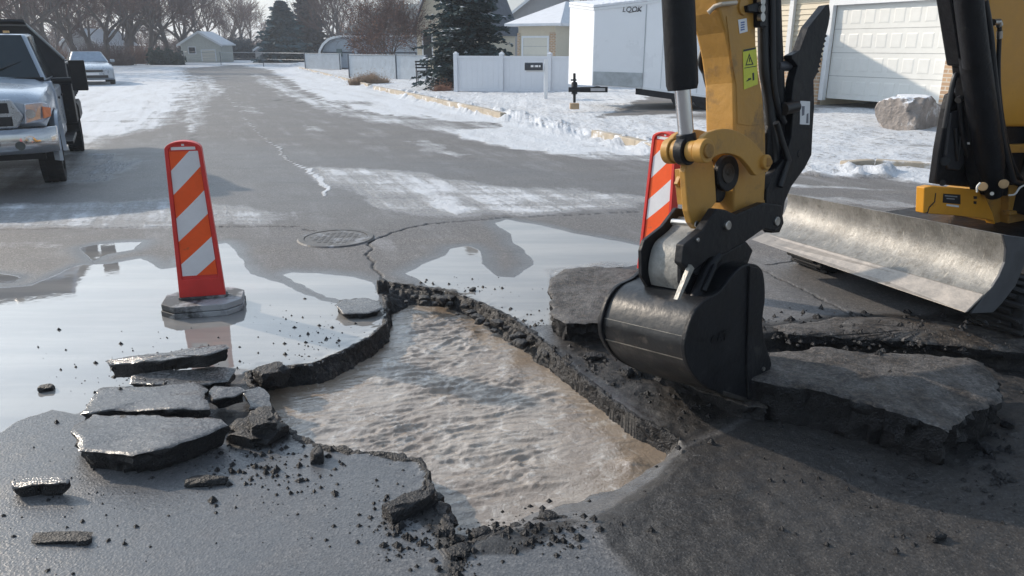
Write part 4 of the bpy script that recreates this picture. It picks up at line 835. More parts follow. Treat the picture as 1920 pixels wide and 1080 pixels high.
# ---- upper body
SB = Vector((.45, -.89, 0)).normalized(); Q0 = Vector((3.30, 5.1, .5))
def BP(px, py, off=0.): return ONP(px, py, Q0 + SB * off, SB)
def bpl(mb, pts, off, th): return mb.prism([BP(*p, off) for p in pts], -SB * th)
mb = MB(); bpl(mb, [(1734, 352), (1748, 349), (1836, 357), (1846, 366), (1862, 400), (1872, 440), (1862, 414), (1838, 409), (1790, 404), (1732, 400)], .06, .06)
fp = mb.build('front_apron', YELB, EX, bevel=.006)
mb = MB(); bpl(mb, [(1846, 366), (1868, 420), (1875, 442), (1893, 440), (1893, 380), (1878, 350)], .045, .30); mb.build('swing_post', YEL, EX, bevel=.006)
mb = MB(); bpl(mb, [(1893, 348), (1990, 340), (1990, 442), (1900, 441), (1891, 430)], .10, .32); bpl(mb, [(1893, 396), (1990, 392), (1990, 402), (1893, 404)], .13, .05); bpl(mb, [(1893, 430), (1990, 426), (1990, 444), (1898, 442)], .13, .05); mb.build('swing_bracket', YEL, EX, bevel=.006)
mb = MB(); bpl(mb, [(1769, 363), (1801, 365), (1801, 383), (1768, 380)], .0625, .002); bpl(mb, [(1826, 367.5), (1832, 368), (1832, 373), (1826, 373)], .0625, .003); bpl(mb, [(1826, 377), (1831, 377.5), (1831, 383), (1826, 382)], .0625, .003); mb.build('model_plate', DECK, fp)
mb = MB(); bpl(mb, [(1772, 366), (1795, 368), (1795, 370), (1772, 368)], .0645, .002); bpl(mb, [(1775, 371), (1790, 372.5), (1790, 374.5), (1775, 373)], .0645, .002); mb.build('plate_lettering', mat('grey_text', (.3, .31, .33), .4), fp)
mb = MB(); bpl(mb, [(1775, 382.5), (1798, 385), (1798, 389), (1775, 386)], .0625, .002); mb.build('white_decal', DECW, fp)
mb = MB(); bpl(mb, [(1733, 399), (1739, 398), (1742, 388), (1752, 378), (1754, 362), (1755.5, 362), (1753.5, 379), (1743, 390), (1740, 400)], .0622, .002); mb.build('seam', DECK, fp)
# black guard left of the boom
mb = MB(); bpl(mb, [(1753, 345), (1762, 280), (1776, 205), (1783, 178), (1812, 164), (1822, 200), (1845, 354)], -.02, .05); gd = mb.build('side_guard', BLK, EX, bevel=.008)
mb = MB(); mb.tube([BP(*p, .02) for p in curve([(1771, 240), (1780, 190), (1789, 148), (1797, 138), (1818, 134)], 4)], .016, 10); mb.tube([BP(*p, .02) for p in curve([(1800, 190), (1804, 250), (1818, 300), (1840, 345)], 5)], .017, 10); mb.tube([BP(*p, .03) for p in curve([(1796, 188), (1808, 180), (1822, 172)], 4)], .022, 10)
mb.tube([BP(*p, .01) for p in curve([(1791, 240), (1796, 300), (1800, 260), (1806, 230)], 4)], .012, 8); mb.build('guard_hose', HOSE, gd, smooth=50)
mb = MB(); bpl(mb, [(1784, 212), (1800, 206), (1812, 300), (1800, 320), (1778, 318), (1774, 290)], .0, .03); mb.build('guard_panel', mat('guard_dark', (.028, .03, .036), .55), gd, bevel=.01)
mb = MB(); bpl(mb, [(1819, 244), (1824, 240), (1830, 243), (1831, 270), (1826, 273), (1818, 271)], .052, .03); mb.build('white_sticker', DECW, gd)
mb = MB(); mb.tube([BP(1772, 302, .0), BP(1772, 302, -.03)], .03, 14); mb.tube([BP(1767, 343, .0), BP(1767, 343, -.03)], .02, 12); mb.build('guard_bolts', BLK, gd, smooth=40)
# boom: box section rising towards the stick, with its lift cylinder in front
bm_pts = [(1893, 300), (1881, 241), (1878, 190), (1866, 120), (1856, 60), (1852, 0), (1846, -120), (1838, -420), (2060, -420), (2040, 0), (2010, 240), (1960, 246)]
mb = MB(); bpl(mb, [(1881, 238), (1878, 190), (1866, 120), (1856, 60), (1852, 0), (1846, -140), (1842, -300), (1980, -300), (1985, 0), (1985, 238)], .05, .24); boom = mb.build('boom', mat('boom_yellow', (.58, .29, .04), .42, var=.1, vscale=4, col2=(.40, .20, .05), thr=.62, dscale=4), EX, bevel=.02)
mb = MB(); bpl(mb, [(1890, 272), (1985, 268), (1985, 286), (1893, 287)], .06, .22); mb.build('boom_foot', YEL, boom, bevel=.006)
mb = MB(); mb.tube([BP(1806, -160, .16), BP(1816, 0, .16), BP(1831, 120, .16)], .075, 26); mb.tube([BP(1826, 100, .13), BP(1856, 300, .13), BP(1864, 366, .12)], [.085, .085, .05], 22); mb.build('boom_cylinder', BLK, boom, smooth=40)
mb = MB(); bpl(mb, [(1781, -20), (1845, -20), (1850, 40), (1871, 170), (1880, 239), (1897, 312), (1912, 350), (1888, 368), (1846, 366), (1836, 328), (1812, 124), (1803, 124)], .09, .10); mb.build('cylinder_guard', BLK, boom, bevel=.012)
mb = MB(); 
for pts, o_, r_ in (([(1862, 42), (1872, 44), (1874, 60), (1872, 120), (1874, 180), (1884, 250), (1900, 310), (1925, 350)], .13, .013), ([(1846, 0), (1856, 60), (1866, 160), (1880, 260), (1900, 340)], .19, .020), ([(1880, 250), (1885, 310), (1900, 340), (1930, 345)], .16, .02)): mb.tube([BP(p[0], p[1], o_) for p in curve([(a, b, 0) for a, b in pts], 5)], r_, 10)
mb.build('boom_hoses', HOSE, boom, smooth=50)
mb = MB(); mb.tube([BP(1862, 42, .14), BP(1872, 41, .14), BP(1874, 48, .14)], .020, 10); mb.tube([BP(1874, 58, .135), BP(1874, 72, .135)], .017, 10); mb.build('hose_fitting', STL, boom, smooth=50)
mb = MB(); 
for pts in ([(1832, 360), (1832, 350), (1838, 343)], [(1892, 366), (1903, 364), (1912, 352), (1922, 347)]): mb.tube([BP(p[0], p[1], .22) for p in curve([(a, b, 0) for a, b in pts], 5)], .006, 6)
mb.build('cable_tie', mat('pale_tie', (.7, .7, .68), .5), boom)
mb = MB(); mb.tube([BP(1843, 350, .23), BP(1843, 350, .16)], .028, 18); mb.tube([BP(1882, 345, .23), BP(1882, 345, .16)], .030, 18); mb.build('foot_boss', mat('tan_boss', (.40, .27, .14), .5, .2, var=.3), boom, bevel=.004)
mb = MB(); mb.tube([BP(1860, 363, .235), BP(1860, 363, .19)], .012, 10); mb.build('foot_bolt', STL, boom)
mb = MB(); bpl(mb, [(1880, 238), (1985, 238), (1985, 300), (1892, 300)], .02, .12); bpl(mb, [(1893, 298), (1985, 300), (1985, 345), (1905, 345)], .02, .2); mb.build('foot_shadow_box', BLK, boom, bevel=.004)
# boom continues above the frame and bends over to the stick
mb = MB(); b0 = BP(1915, -280, -.07); top1 = Vector((2.55, 4.6, 3.05)); s0 = AP(1390, -60, -.24); pts_ = [b0, b0.lerp(top1, .6) + Vector((0, 0, .25)), top1 + Vector((-.2, -.2, .1)), Vector((1.6, 3.85, 2.75)), s0 + Vector((0, 0, .15))]
mb.tube(pts_, [.19, .19, .18, .15, .12], 4); mb.build('boom_upper', YEL, boom, bevel=.02)
# house, cab (outside the frame to the right, seen from a step aside)
def hb(mb, a0, a1, b0, b1, z0, z1): mb.prism([X_(a0, b0, z0), X_(a1, b0, z0), X_(a1, b0, z1), X_(a0, b0, z1)], BAX * (b1 - b0))
mb = MB(); hb(mb, 1.75, 2.9, -.75, .85, .62, 1.35); mb.build('engine_house', YELB, EX, bevel=.05)
mb = MB(); hb(mb, 1.35, 1.75, .10, .85, .55, .75); mb.build('deck', BLK, EX, bevel=.02)
mb = MB()
for a, b in ((1.45, .12), (1.45, .83), (2.5, .12), (2.5, .83)): hb(mb, a, a + .06, b - .03, b + .03, .62 if a < 2 else 1.3, 2.45)
hb(mb, 1.4, 2.6, .05, .90, 2.45, 2.53); mb.build('cab_frame', BLK, EX, bevel=.01)
#@@EXCEND
#@@STREET
# ------------------------------------------------------------------ street: kerbs, houses, fences, trees, vehicles
SIDC = mat('cream_siding', (.62, .56, .44), .6, var=.05)
SIDG = mat('grey_siding', (.36, .36, .37), .6, var=.06)
ROOFD = mat('dark_shingles', (.10, .115, .14), .8, var=.3, vscale=3)
ROOFS = mat('snowy_shingles', (.74, .76, .80), .8, var=.08, vscale=2, col2=(.35, .34, .34), thr=.62, dscale=2)
DOORM = mat('door_paint', (.66, .64, .56), .5, var=.03)
BLUEW = mat('blue_grey_sheet', (.34, .40, .47), .5, var=.1)
CONC = mat('kerb_concrete', (.40, .345, .27), .8, var=.2, vscale=4, col2=(.75, .76, .78), thr=.53, dscale=3, bump=.4, bscale=30)
def brick_mat():
    m = bpy.data.materials.new('tan_brick'); m.use_nodes = True; N = NB(m); b = N.n('ShaderNodeTexBrick'); tcx = N.n('ShaderNodeTexCoord').outputs['Object']
    sx = N.n('ShaderNodeSeparateXYZ'); N.put(sx.inputs[0], tcx); cxx = N.n('ShaderNodeCombineXYZ'); N.put(cxx.inputs[0], sx.outputs[0]); N.put(cxx.inputs[1], sx.outputs[2]); N.put(b.inputs['Vector'], cxx.outputs[0])
    b.inputs['Color1'].default_value = (.50, .33, .20, 1); b.inputs['Color2'].default_value = (.38, .25, .16, 1); b.inputs['Mortar'].default_value = (.55, .50, .42, 1); b.inputs['Scale'].default_value = 1; b.inputs['Brick Width'].default_value = .22; b.inputs['Row Height'].default_value = .085; b.inputs['Mortar Size'].default_value = .012
    N.put(N.b.inputs['Base Color'], b.outputs['Color']); N.b.inputs['Roughness'].default_value = .8; return m
BRICK = brick_mat()
def frame(P, Q):                          # empty-local frame: x along the wall, y into the building, z up
    d = Q - P; return math.atan2(d.y, d.x), math.hypot(d.x, d.y)
# kerbs (short exposed lengths of concrete at the edge of the snow)
for pts, lab in (([(700, 166), (760, 178), (830, 194), (905, 210), (938, 219)], 'tan concrete kerb showing through the snow along the far verge'), ([(1108, 253), (1150, 262), (1190, 272), (1240, 286), (1330, 300)], 'tan concrete kerb beside the second delineator'), ([(560, 128), (630, 146), (690, 162)], 'thin far end of the kerb by the tan bush'), ([(1590, 316), (1640, 312), (1760, 320), (1900, 330)], 'grey concrete kerb behind the snow ridge on the right')):
    P = [G(a, b, .05) for a, b in pts]; mb = MB()
    for a, b in zip(P, P[1:]):
        d = (b - a).normalized(); n_ = Vector((-d.y, d.x, 0)); mb.prism([Vector((a.x, a.y, -.05)), Vector((b.x, b.y, -.05)), Vector((b.x, b.y, .14)), Vector((a.x, a.y, .14))], n_ * .16)
    o = mb.build('kerb', CONC, loc=(P[0].x, P[0].y, 0), bevel=.015); tag(o, lab, 'kerb')
# right-hand house with garage
P = D(1540, 184, 18.3); Q = D(1757, 196, 15.7); zg = min(P.z, Q.z); P.z = Q.z = zg
ang, wd = frame(P, Q); hs = empty('brick_house', P, ang, 'cream sided house with wide white garage door and brick corner pillar', 'house')
LB = lambda name, m, par, mb, **k: mb.build(name, m, par, local=True, **k)
dh = 2.13
mb = MB(); mb.b2((-3.2, .12, -.3), (-.12, 6, 3.0)); mb.b2((-.12, .12, dh + .12), (wd + .12, 6, 3.0)); mb.b2((wd + .12, .12, -.3), (wd + 3.2, 6, 3.0)); LB('wall', SIDC, hs, mb)
mb = MB()
for z_ in np.arange(.95, 3.0, .125):
    mb.add([(-3.2, .118, z_), (-.12, .118, z_), (-.12, .095, z_ + .012), (-3.2, .095, z_ + .012), (-3.2, .118, z_ + .125), (-.12, .118, z_ + .125)], [(0, 1, 2, 3), (3, 2, 5, 4)])
    if z_ > dh + .15: mb.add([(-.12, .118, z_), (wd + 3.2, .118, z_), (wd + 3.2, .095, z_ + .012), (-.12, .095, z_ + .012), (-.12, .118, z_ + .125), (wd + 3.2, .118, z_ + .125)], [(0, 1, 2, 3), (3, 2, 5, 4)])
LB('siding', SIDC, hs, mb)
mb = MB(); mb.b2((-3.2, 0, -.3), (-.13, .115, .92)); mb.b2((wd + .053, -.05, -.3), (wd + .75, .115, 1.75)); mb.b2((wd + .75, 0, -.3), (wd + 3.2, .115, .92)); LB('brickwork', BRICK, hs, mb)
mb = MB(); mb.b2((wd + .053, -.08, 1.75), (wd + .80, .12, 1.80)); mb.b2((-3.2, -.03, .92), (-.13, .12, .97)); LB('brick_cap', mat('cap_stone', (.5, .42, .32), .8), hs, mb)
mb = MB(); mb.b2((-.13, .02, -.05), (0, .14, dh + .13)); mb.b2((wd, .02, -.05), (wd + .05, .14, dh + .13)); mb.b2((0, .02, dh), (wd, .14, dh + .13)); LB('door_frame', WHT, hs, mb)
gd_ = MB(); gd_.b2((0, .16, 0), (wd, .20, dh)); gdo = LB('garage_door', mat('garage_white', (.70, .71, .69), .45, var=.03), hs, gd_)
mb = MB(); nc, nr = 8, 4
for r_ in range(nr):
    for c_ in range(nc):
        x0 = wd / nc * (c_ + .13); x1 = wd / nc * (c_ + .87); z0 = dh / nr * (r_ + .2); z1 = dh / nr * (r_ + .8)
        mb.add([(x0, .159, z0), (x1, .159, z0), (x1, .159, z1), (x0, .159, z1), (x0 + .03, .153, z0 + .03), (x1 - .03, .153, z0 + .03), (x1 - .03, .153, z1 - .03), (x0 + .03, .153, z1 - .03)], [(0, 1, 5, 4), (1, 2, 6, 5), (2, 3, 7, 6), (3, 0, 4, 7), (4, 5, 6, 7)])
LB('door_panels', MATS['garage_white'], gdo, mb)
mb = MB()
for r_ in range(1, nr): mb.b2((0, .157, dh / nr * r_ - .008), (wd, .1585, dh / nr * r_ + .004))
LB('panel_joint', mat('joint_grey', (.35, .36, .36), .6), gdo, mb)
mb = MB(); mb.prism([(-3.6, -.5, 2.75), (wd + 3.6, -.5, 2.75), (wd + 3.6, 3, 4.2), (-3.6, 3, 4.2)], (0, 0, .12)); mb.prism([(-3.6, 3, 4.2), (wd + 3.6, 3, 4.2), (wd + 3.6, 6.6, 2.75), (-3.6, 6.6, 2.75)], (0, 0, .12)); LB('roof', ROOFS, hs, mb)
mb = MB(); mb.b2((-1.35, .01, -.1), (-1.22, .10, 3.0)); LB('downspout', WHT, hs, mb)
mb = MB(); mb.b2((-.42, -.10, 1.75), (-.30, .02, 1.95)); mb.b2((-.40, .0, 1.82), (-.32, .10, 1.88)); mb.b2((-.45, -.13, 1.95), (-.27, .03, 1.98)); LB('wall_lamp', mat('lamp_black', (.03, .03, .03), .5), hs, mb)
# driveway patches
def sheet(name, pts, z, m, lab=None):
    mb = MB(); P = [G(a, b, z) for a, b in pts]; c = sum(P, Vector()) / len(P); n = len(P); mb.add([c] + P, [(0, 1 + k, 1 + (k + 1) % n) for k in range(n)]); o = mb.build(name, m); o['kind'] = 'structure'; return o
# boulder
rb = rock(1703, 247, (.72, .52, .50), z=.10, label='big grey boulder capped with snow on the verge by the garage', name='boulder', cat='boulder', group=None, m=mat('boulder_rock', (.27, .24, .22), .85, var=.4, vscale=5, bump=.8, bscale=12, col2=(.78, .80, .84), thr=.56, dscale=2.2), sd=3, sub=5, rz=.6, amp=.22)
bm_ = MATS['boulder_rock']; N = NB(bm_); ge = N.n('ShaderNodeNewGeometry'); sx = N.n('ShaderNodeSeparateXYZ'); N.put(sx.inputs[0], ge.outputs['Normal']); old = N.b.inputs['Base Color'].links[0].from_socket
nz_ = N.math('ADD', sx.outputs[2], N.math('MULTIPLY', N.math('SUBTRACT', N.noise(N.n('ShaderNodeTexCoord').outputs['Object'], 4, 5, .7), .5), .9)); N.put(N.b.inputs['Base Color'], N.mix(N.step(nz_, .80, .92), old, (.74, .77, .82)))
# enclosed trailer
def tv(px, yt, yb, dep): return D(px, yt, dep), D(px, yb, dep)
TL, BL = tv(1065, 11, 158, 20.4); TA, BA = tv(1110, 17, 161, 19.0); TB, BB = tv(1205, 6, 167, 18.6); TE, BE = tv(1340, -14, 185, 17.8)
zt_ = 2.62; zb_ = .62
fp_ = [Vector((p.x, p.y, 0)) for p in (BL, BA, BB, BE)]; dv = (fp_[3] - fp_[2]).normalized(); bk = Vector((-dv.y, dv.x, 0)) * 2.1
fp_ += [fp_[3] + bk, fp_[2] + bk - dv * .1]
TR = empty('enclosed_trailer', fp_[1], 0, 'tall white enclosed cargo trailer parked on the snowy driveway', 'trailer')
zts = [TL.z, TA.z, TB.z, TE.z, TE.z, TL.z]; zbs = [BL.z, BA.z, BB.z, BE.z, BE.z, BL.z]
mb = MB(); n = 6; mb.add([Vector((p.x, p.y, z)) for p, z in zip(fp_, zts)] + [Vector((p.x, p.y, z)) for p, z in zip(fp_, zbs)], [(0, 1, 2, 3, 4, 5), (11, 10, 9, 8, 7, 6)] + [(i, i + 6, (i + 1) % 6 + 6, (i + 1) % 6) for i in range(6)])
mb.build('box', mat('trailer_white', (.80, .83, .87), .3, var=.03, vscale=1), TR, bevel=.02)
def onface(a, b, u, v, z0a, z0b, z1a, z1b, off=.006):   # point on the quad between two corners
    p = fp_[a].lerp(fp_[b], u); lo = z0a + (z0b - z0a) * u; hi = z1a + (z1b - z1a) * u; d = (fp_[b] - fp_[a]).normalized(); n_ = Vector((d.y, -d.x, 0)); return Vector((p.x, p.y, lo + (hi - lo) * v)) + n_ * off
def fq(mb, a, b, u0, u1, v0, v1, off=.006):
    mb.prism([onface(a, b, u, v, zbs[a], zbs[b], zts[a], zts[b], off) for u, v in ((u0, v0), (u1, v0), (u1, v1), (u0, v1))], -Vector(((fp_[b] - fp_[a]).normalized().y, -(fp_[b] - fp_[a]).normalized().x, 0)) * (off * .9))
mb = MB(); fq(mb, 1, 2, .02, .98, .015, .19, .014); mb.build('stone_guard', mat('guard_alu', (.42, .46, .49), .5, .4, var=.3, vscale=3), TR)
mb = MB(); fq(mb, 1, 2, 0, 1, .97, 1.0, .02); fq(mb, 0, 1, 0, 1, .97, 1.0, .02); fq(mb, 2, 3, 0, 1, .975, 1.0, .02); fq(mb, 2, 3, 0, 1, .0, .025, .02); mb.build('trim', WHT, TR)
mb = MB(); 
for u in (.25, .5, .75): fq(mb, 2, 3, u, u + .004, .03, .97, .008)
fq(mb, 1, 2, .985, 1.0, 0, .97, .01); mb.build('panel_seam', mat('seam_grey', (.4, .44, .47), .5), TR)
d12 = (fp_[2] - fp_[1]).normalized(); n12 = Vector((d12.y, -d12.x, 0)); c_ = onface(1, 2, .72, .93, zbs[1], zbs[2], zts[1], zts[2], .010)
M = Matrix.Translation(c_ - fp_[1]) @ Matrix(((d12.x, 0, n12.x, 0), (d12.y, 0, n12.y, 0), (0, 1, 0, 0), (0, 0, 0, 1)))
text_mesh('LOOK', .17, .002, 'maker_lettering', DECK, TR, M, shear=.2)
mb = MB()
for k in range(8): fq(mb, 1, 2, .66 + k * .03, .685 + k * .03, .895 + k * .0015, .903 + k * .0015, .010)
mb.build('lettering_line', DECK, TR)
mb = MB(); mb.prism([onface(a_, b_, u_, 1, *(zts[k] for k in (a_, b_, a_, b_)), .03) for a_, b_, u_ in ((0, 1, 0), (0, 1, 1), (1, 2, 1), (2, 3, 1))] + [Vector((p.x, p.y, zts[3])) for p in fp_[4:]], (0, 0, .07)); mb.build('roof_snow', SNOW, TR, bevel=.02)
hp = G(1077, 172, .45); hp = D(1076, 168, 18.6); ap = D(1140, 170, 18.75)
mb = MB(); mb.tube([hp, D(1090, 168, 18.6)], .055, 10); mb.box(D(1112, 168, 18.6), (.72, .10, .13)); mb.tube([D(1100, 168, 18.6), BA + Vector((.2, .2, -.06))], .05, 6); mb.build('tongue', BLK, TR)
mb = MB(); mb.box(D(1121, 168, 18.53), (.36, .03, .07)); mb.build('tongue_plate', mat('grey_plate', (.45, .46, .48), .4, .3), TR)
mb = MB(); mb.tube([D(1077, 138, 18.55), D(1077, 192, 18.55)], .035, 10); mb.tube([D(1070, 150, 18.5), D(1081, 150, 18.5)], .02, 8); mb.tube([D(1077, 155, 18.55), D(1077, 176, 18.55)], .075, 12); mb.tube([D(1066, 168, 18.5), D(1088, 168, 18.5)], .06, 10); mb.build('jack', BLK, TR)
mb = MB(); mb.box(D(1077, 199, 18.5), (.22, .2, .14)); o = mb.build('wood_block', mat('tan_wood', (.42, .30, .18), .8, var=.2, vscale=9), TR)
mb = MB(); m_ = fp_[2].lerp(fp_[3], .45)
for u in (.55, .85):
    c0 = fp_[2].lerp(fp_[3], u); c0 = Vector((c0.x, c0.y, .48)); n23 = Vector((dv.y, -dv.x, 0)); mb.tube([c0 - n23 * .02, c0 - n23 * .25], .27, 20)
mb.build('wheel', RUB, TR)
mb = MB(); mb.b2((0, 0, 0), (.01, .01, .01)); mb = MB(); mb.prism([onface(2, 3, u, 0, zbs[2] - .15, zbs[3] - .15, 1, 1, .01) for u in (-.1, .98)] + [onface(2, 3, u, 0, zbs[2] + .0, zbs[3] + .0, 1, 1, .01) for u in (.98, -.1)], bk * .9); mb.build('chassis', BLK, TR)
# vinyl fence
P = D(856, 175, 26.6); Q = D(1075, 182, 25.2); zf = .12; ang, L_ = frame(P, Q); FN = empty('vinyl_fence', (P.x, P.y, zf), ang, 'solid white vinyl fence between the spruce and the trailer', 'fence')
mb = MB(); mb.b2((0, 0, .05), (L_, .04, 1.12)); mb.b2((0, -.03, 1.12), (L_, .07, 1.2)); mb.b2((0, -.03, 0), (L_, .07, .1))
for k in range(int(L_ / .2)): mb.b2((k * .2, -.004, .1), (k * .2 + .012, 0, 1.12))
LB('fence_panel', mat('vinyl', (.68, .71, .76), .4, var=.02), FN, mb)
for x_ in (0, 1.72, 3.45):
    mb = MB(); mb.b2((x_ - .07, -.06, -.1), (x_ + .07, .1, 1.27)); mb.add([(x_ - .085, -.075, 1.27), (x_ + .085, -.075, 1.27), (x_ + .085, .115, 1.27), (x_ - .085, .115, 1.27), (x_, .02, 1.35)], [(0, 1, 4), (1, 2, 4), (2, 3, 4), (3, 0, 4), (3, 2, 1, 0)]); LB('post', MATS['vinyl'], FN, mb)
# mailbox
c = D(1023, 191, 22.6); MBX = empty('mailbox', c, 0, 'black mailbox hung on a white post in front of the vinyl fence', 'mailbox')
k_ = 22.6 / 1400
mb = MB(); mb.b2((-.055, -.05, -.05), (.055, .06, 76 * k_)); LB('post', WHT, MBX, mb, bevel=.008)
mb = MB(); mb.b2((-.62, -.02, 54 * k_), (-.055, .04, 57 * k_)); LB('arm', WHT, MBX, mb)
mb = MB(); z0 = 57 * k_; pr = [(-.12, z0), (.12, z0), (.12, z0 + .13)] + [(.12 * math.cos(a), z0 + .13 + .09 * math.sin(a)) for a in np.linspace(0, math.pi, 9)[1:-1]] + [(-.12, z0 + .13)]
mb.prism([(-.64, y_, z_) for y_, z_ in pr], (.54, 0, 0)); bx_ = LB('box', mat('mailbox_black', (.03, .035, .045), .45), MBX, mb, bevel=.006)
mb = MB(); 
for a, b in ((-.46, -.38), (-.36, -.35), (-.33, -.24), (-.22, -.17)): mb.b2((a, -.124, z0 + .09), (b, -.121, z0 + .15))
LB('name_plate', DECW, bx_, mb)
# snowy-roofed garage behind the fence
def gable_house(name, px0, px1, yb, dep, zb, eave, roof_h, depth_, wallm, roofm, label, doors=(), hip=False, over=.35, dep2=None, side=None):
    P = D(px0, yb, dep); Q = D(px1, yb, dep2 or dep); P.z = Q.z = zb; ang, L_ = frame(P, Q); h = empty(name, P, ang, label, 'house')
    mb = MB(); mb.b2((0, 0, -.5), (L_, depth_, eave))
    if not hip: mb.prism([(0, 0, eave), (L_, 0, eave), (L_ / 2, 0, eave + roof_h)], (0, depth_, 0))
    LB('wall', wallm, h, mb)
    mb = MB(); t_ = .12; o_ = over
    if hip:
        r_ = roof_h; mb.add([(-o_, -o_, eave), (L_ + o_, -o_, eave), (L_ + o_, depth_ + o_, eave), (-o_, depth_ + o_, eave), (L_ / 2, depth_ * .5, eave + r_), (L_ / 2, depth_ * .9, eave + r_), (-o_, -o_, eave - t_), (L_ + o_, -o_, eave - t_), (L_ + o_, depth_ + o_, eave - t_), (-o_, depth_ + o_, eave - t_)],
                        [(0, 1, 4), (1, 2, 5, 4), (2, 3, 5), (3, 0, 4, 5), (0, 6, 7, 1), (1, 7, 8, 2), (2, 8, 9, 3), (3, 9, 6, 0), (9, 8, 7, 6)])
    else:
        s_ = roof_h / (L_ / 2)
        for sg in (-1, 1):
            xe = L_ / 2 + sg * (L_ / 2 + o_); mb.prism([(L_ / 2, -o_, eave + roof_h + .03), (xe, -o_, eave - o_ * s_ + .03), (xe, -o_, eave - o_ * s_ + .03 + t_), (L_ / 2, -o_, eave + roof_h + t_ + .03)], (0, depth_ + 2 * o_, 0))
    rf = LB('roof', roofm, h, mb)
    if not hip:
        mb = MB()
        for sg in (-1, 1):
            xe = L_ / 2 + sg * (L_ / 2 + o_); mb.prism([(L_ / 2, -o_ - .03, eave + roof_h - .08), (xe, -o_ - .03, eave - o_ * s_ - .08), (xe, -o_ - .03, eave - o_ * s_ + .16), (L_ / 2, -o_ - .03, eave + roof_h + .16)], (0, .028, 0))
        LB('fascia', WHT, rf, mb)
    for (x0, x1, z0, z1, kind) in doors:
        mb = MB(); 
        if kind == 'garage_door':
            mb.b2((x0 * L_, -.02, z0), (x1 * L_, .02, z1)); dr = LB('garage_door', DOORM, h, mb)
            mb = MB(); 
            for k in range(1, 4): mb.b2((x0 * L_, -.024, z0 + (z1 - z0) * k / 4), (x1 * L_, -.021, z0 + (z1 - z0) * k / 4 + .02))
            LB('panel_joint', SIDG, dr, mb)
            mb = MB(); w_ = .1; mb.b2((x0 * L_ - w_, -.04, z0), (x0 * L_, .0, z1 + w_)); mb.b2((x1 * L_, -.04, z0), (x1 * L_ + w_, 0, z1 + w_)); mb.b2((x0 * L_, -.04, z1), (x1 * L_, 0, z1 + w_)); LB('door_frame', WHT, h, mb)
        elif kind == 'brick': mb.b2((x0 * L_, -.05, z0), (x1 * L_, 0, z1)); LB('brickwork', BRICK, h, mb)
        else:
            mb.b2((x0 * L_, -.02, z0), (x1 * L_, .01, z1)); wn_ = LB('window', GLS, h, mb)
            mb = MB(); w_ = .08
            mb.b2((x0 * L_ - w_, -.04, z0 - w_), (x0 * L_, 0, z1 + w_)); mb.b2((x1 * L_, -.04, z0 - w_), (x1 * L_ + w_, 0, z1 + w_)); mb.b2((x0 * L_, -.04, z1), (x1 * L_, 0, z1 + w_)); mb.b2((x0 * L_, -.04, z0 - w_), (x1 * L_, 0, z0)); LB('frame', WHT, wn_, mb)
    return h
k = 40 / 1400
gable_house('garage_building', 972, 1040, 118, 40, .3, 2.45, 1.25, 7, SIDC, ROOFS, 'small garage with a snow-covered hip roof behind the vinyl fence', doors=((.14, .80, 0, 1.75, 'garage_door'), (.86, 1.02, 0, 2.0, 'brick'), (-.02, .05, 0, 2.0, 'brick')), hip=True, over=.55, dep2=39)
gable_house('dark_roofed_house', 925, 1130, 110, 58, .3, 2.6, 3.2, 9, SIDG, ROOFD, 'grey house with dark shingle roof rising behind the small garage', over=.5)
gable_house('cream_house', 783, 850, 108, 46, .3, 2.6, 2.7, 9, SIDC, ROOFD, 'cream gabled house partly hidden by the snowy spruce', doors=((.18, .42, .6, 2.0, 'window'),), over=.3, dep2=45)
h = gable_house('grey_roofed_house', 655, 775, 108, 62, .3, 2.5, 0.01, 8, SIDG, ROOFD, 'long low house with grey-green roof behind the round-topped shed', over=.4, dep2=60)
for ch in list(h.children):
    if ch.name.startswith('roof'):
        for c2 in list(ch.children): bpy.data.objects.remove(c2)
        bpy.data.objects.remove(ch)
mb = MB(); L2 = 5.3; mb.prism([(-.3, -.4, 2.35), (L2 + .4, -.4, 2.35), (L2 - .2, 4, 4.6), (1.6, 4, 4.6)], (0, 0, .12)); LB('roof', mat('greenish_shingles', (.17, .20, .21), .8, var=.2, vscale=2), h, mb)
# round-topped shed
P = D(599, 104, 52); Q = D(782, 104, 50); P.z = Q.z = .2; ang, L_ = frame(P, Q); sh = empty('round_topped_shed', P, ang, 'long shed with white curved roof edge and blue-grey sheet wall', 'shed')
arc = [(0, 0), (.0, .75), (.12, 1.2), (.4, 1.6), (.85, 1.92), (1.35, 2.08), (1.8, 2.12), (L_, 2.12)]
mb = MB(); mb.prism([(x_ + .12, .05, z_ * .96) for x_, z_ in arc[:-1]] + [(L_, .05, 2.02), (L_, .05, 0)], (0, 5, 0)); LB('wall', BLUEW, sh, mb)
mb = MB(); mb.loft([(x_, -.25, z_) for x_, z_ in arc], [(x_, 5.3, z_) for x_, z_ in arc]); mb.loft([(x_, -.25, z_) for x_, z_ in arc], [(x_ + .16, -.25, z_ * .95 - .0) for x_, z_ in arc[:-1]] + [(L_, -.25, 2.0)], (0, .06, 0)); LB('roof', WHT, sh, mb)
mb = MB(); mb.b2((.3, 0, .98), (L_ - .1, .045, 1.05)); mb.b2((3.5, .0, .2), (3.56, .045, 1.1)); mb.b2((L_ - .12, 0, .1), (L_ - .04, .04, 1.05)); LB('dark_trim', mat('trim_dark', (.04, .06, .09), .5), sh, mb)
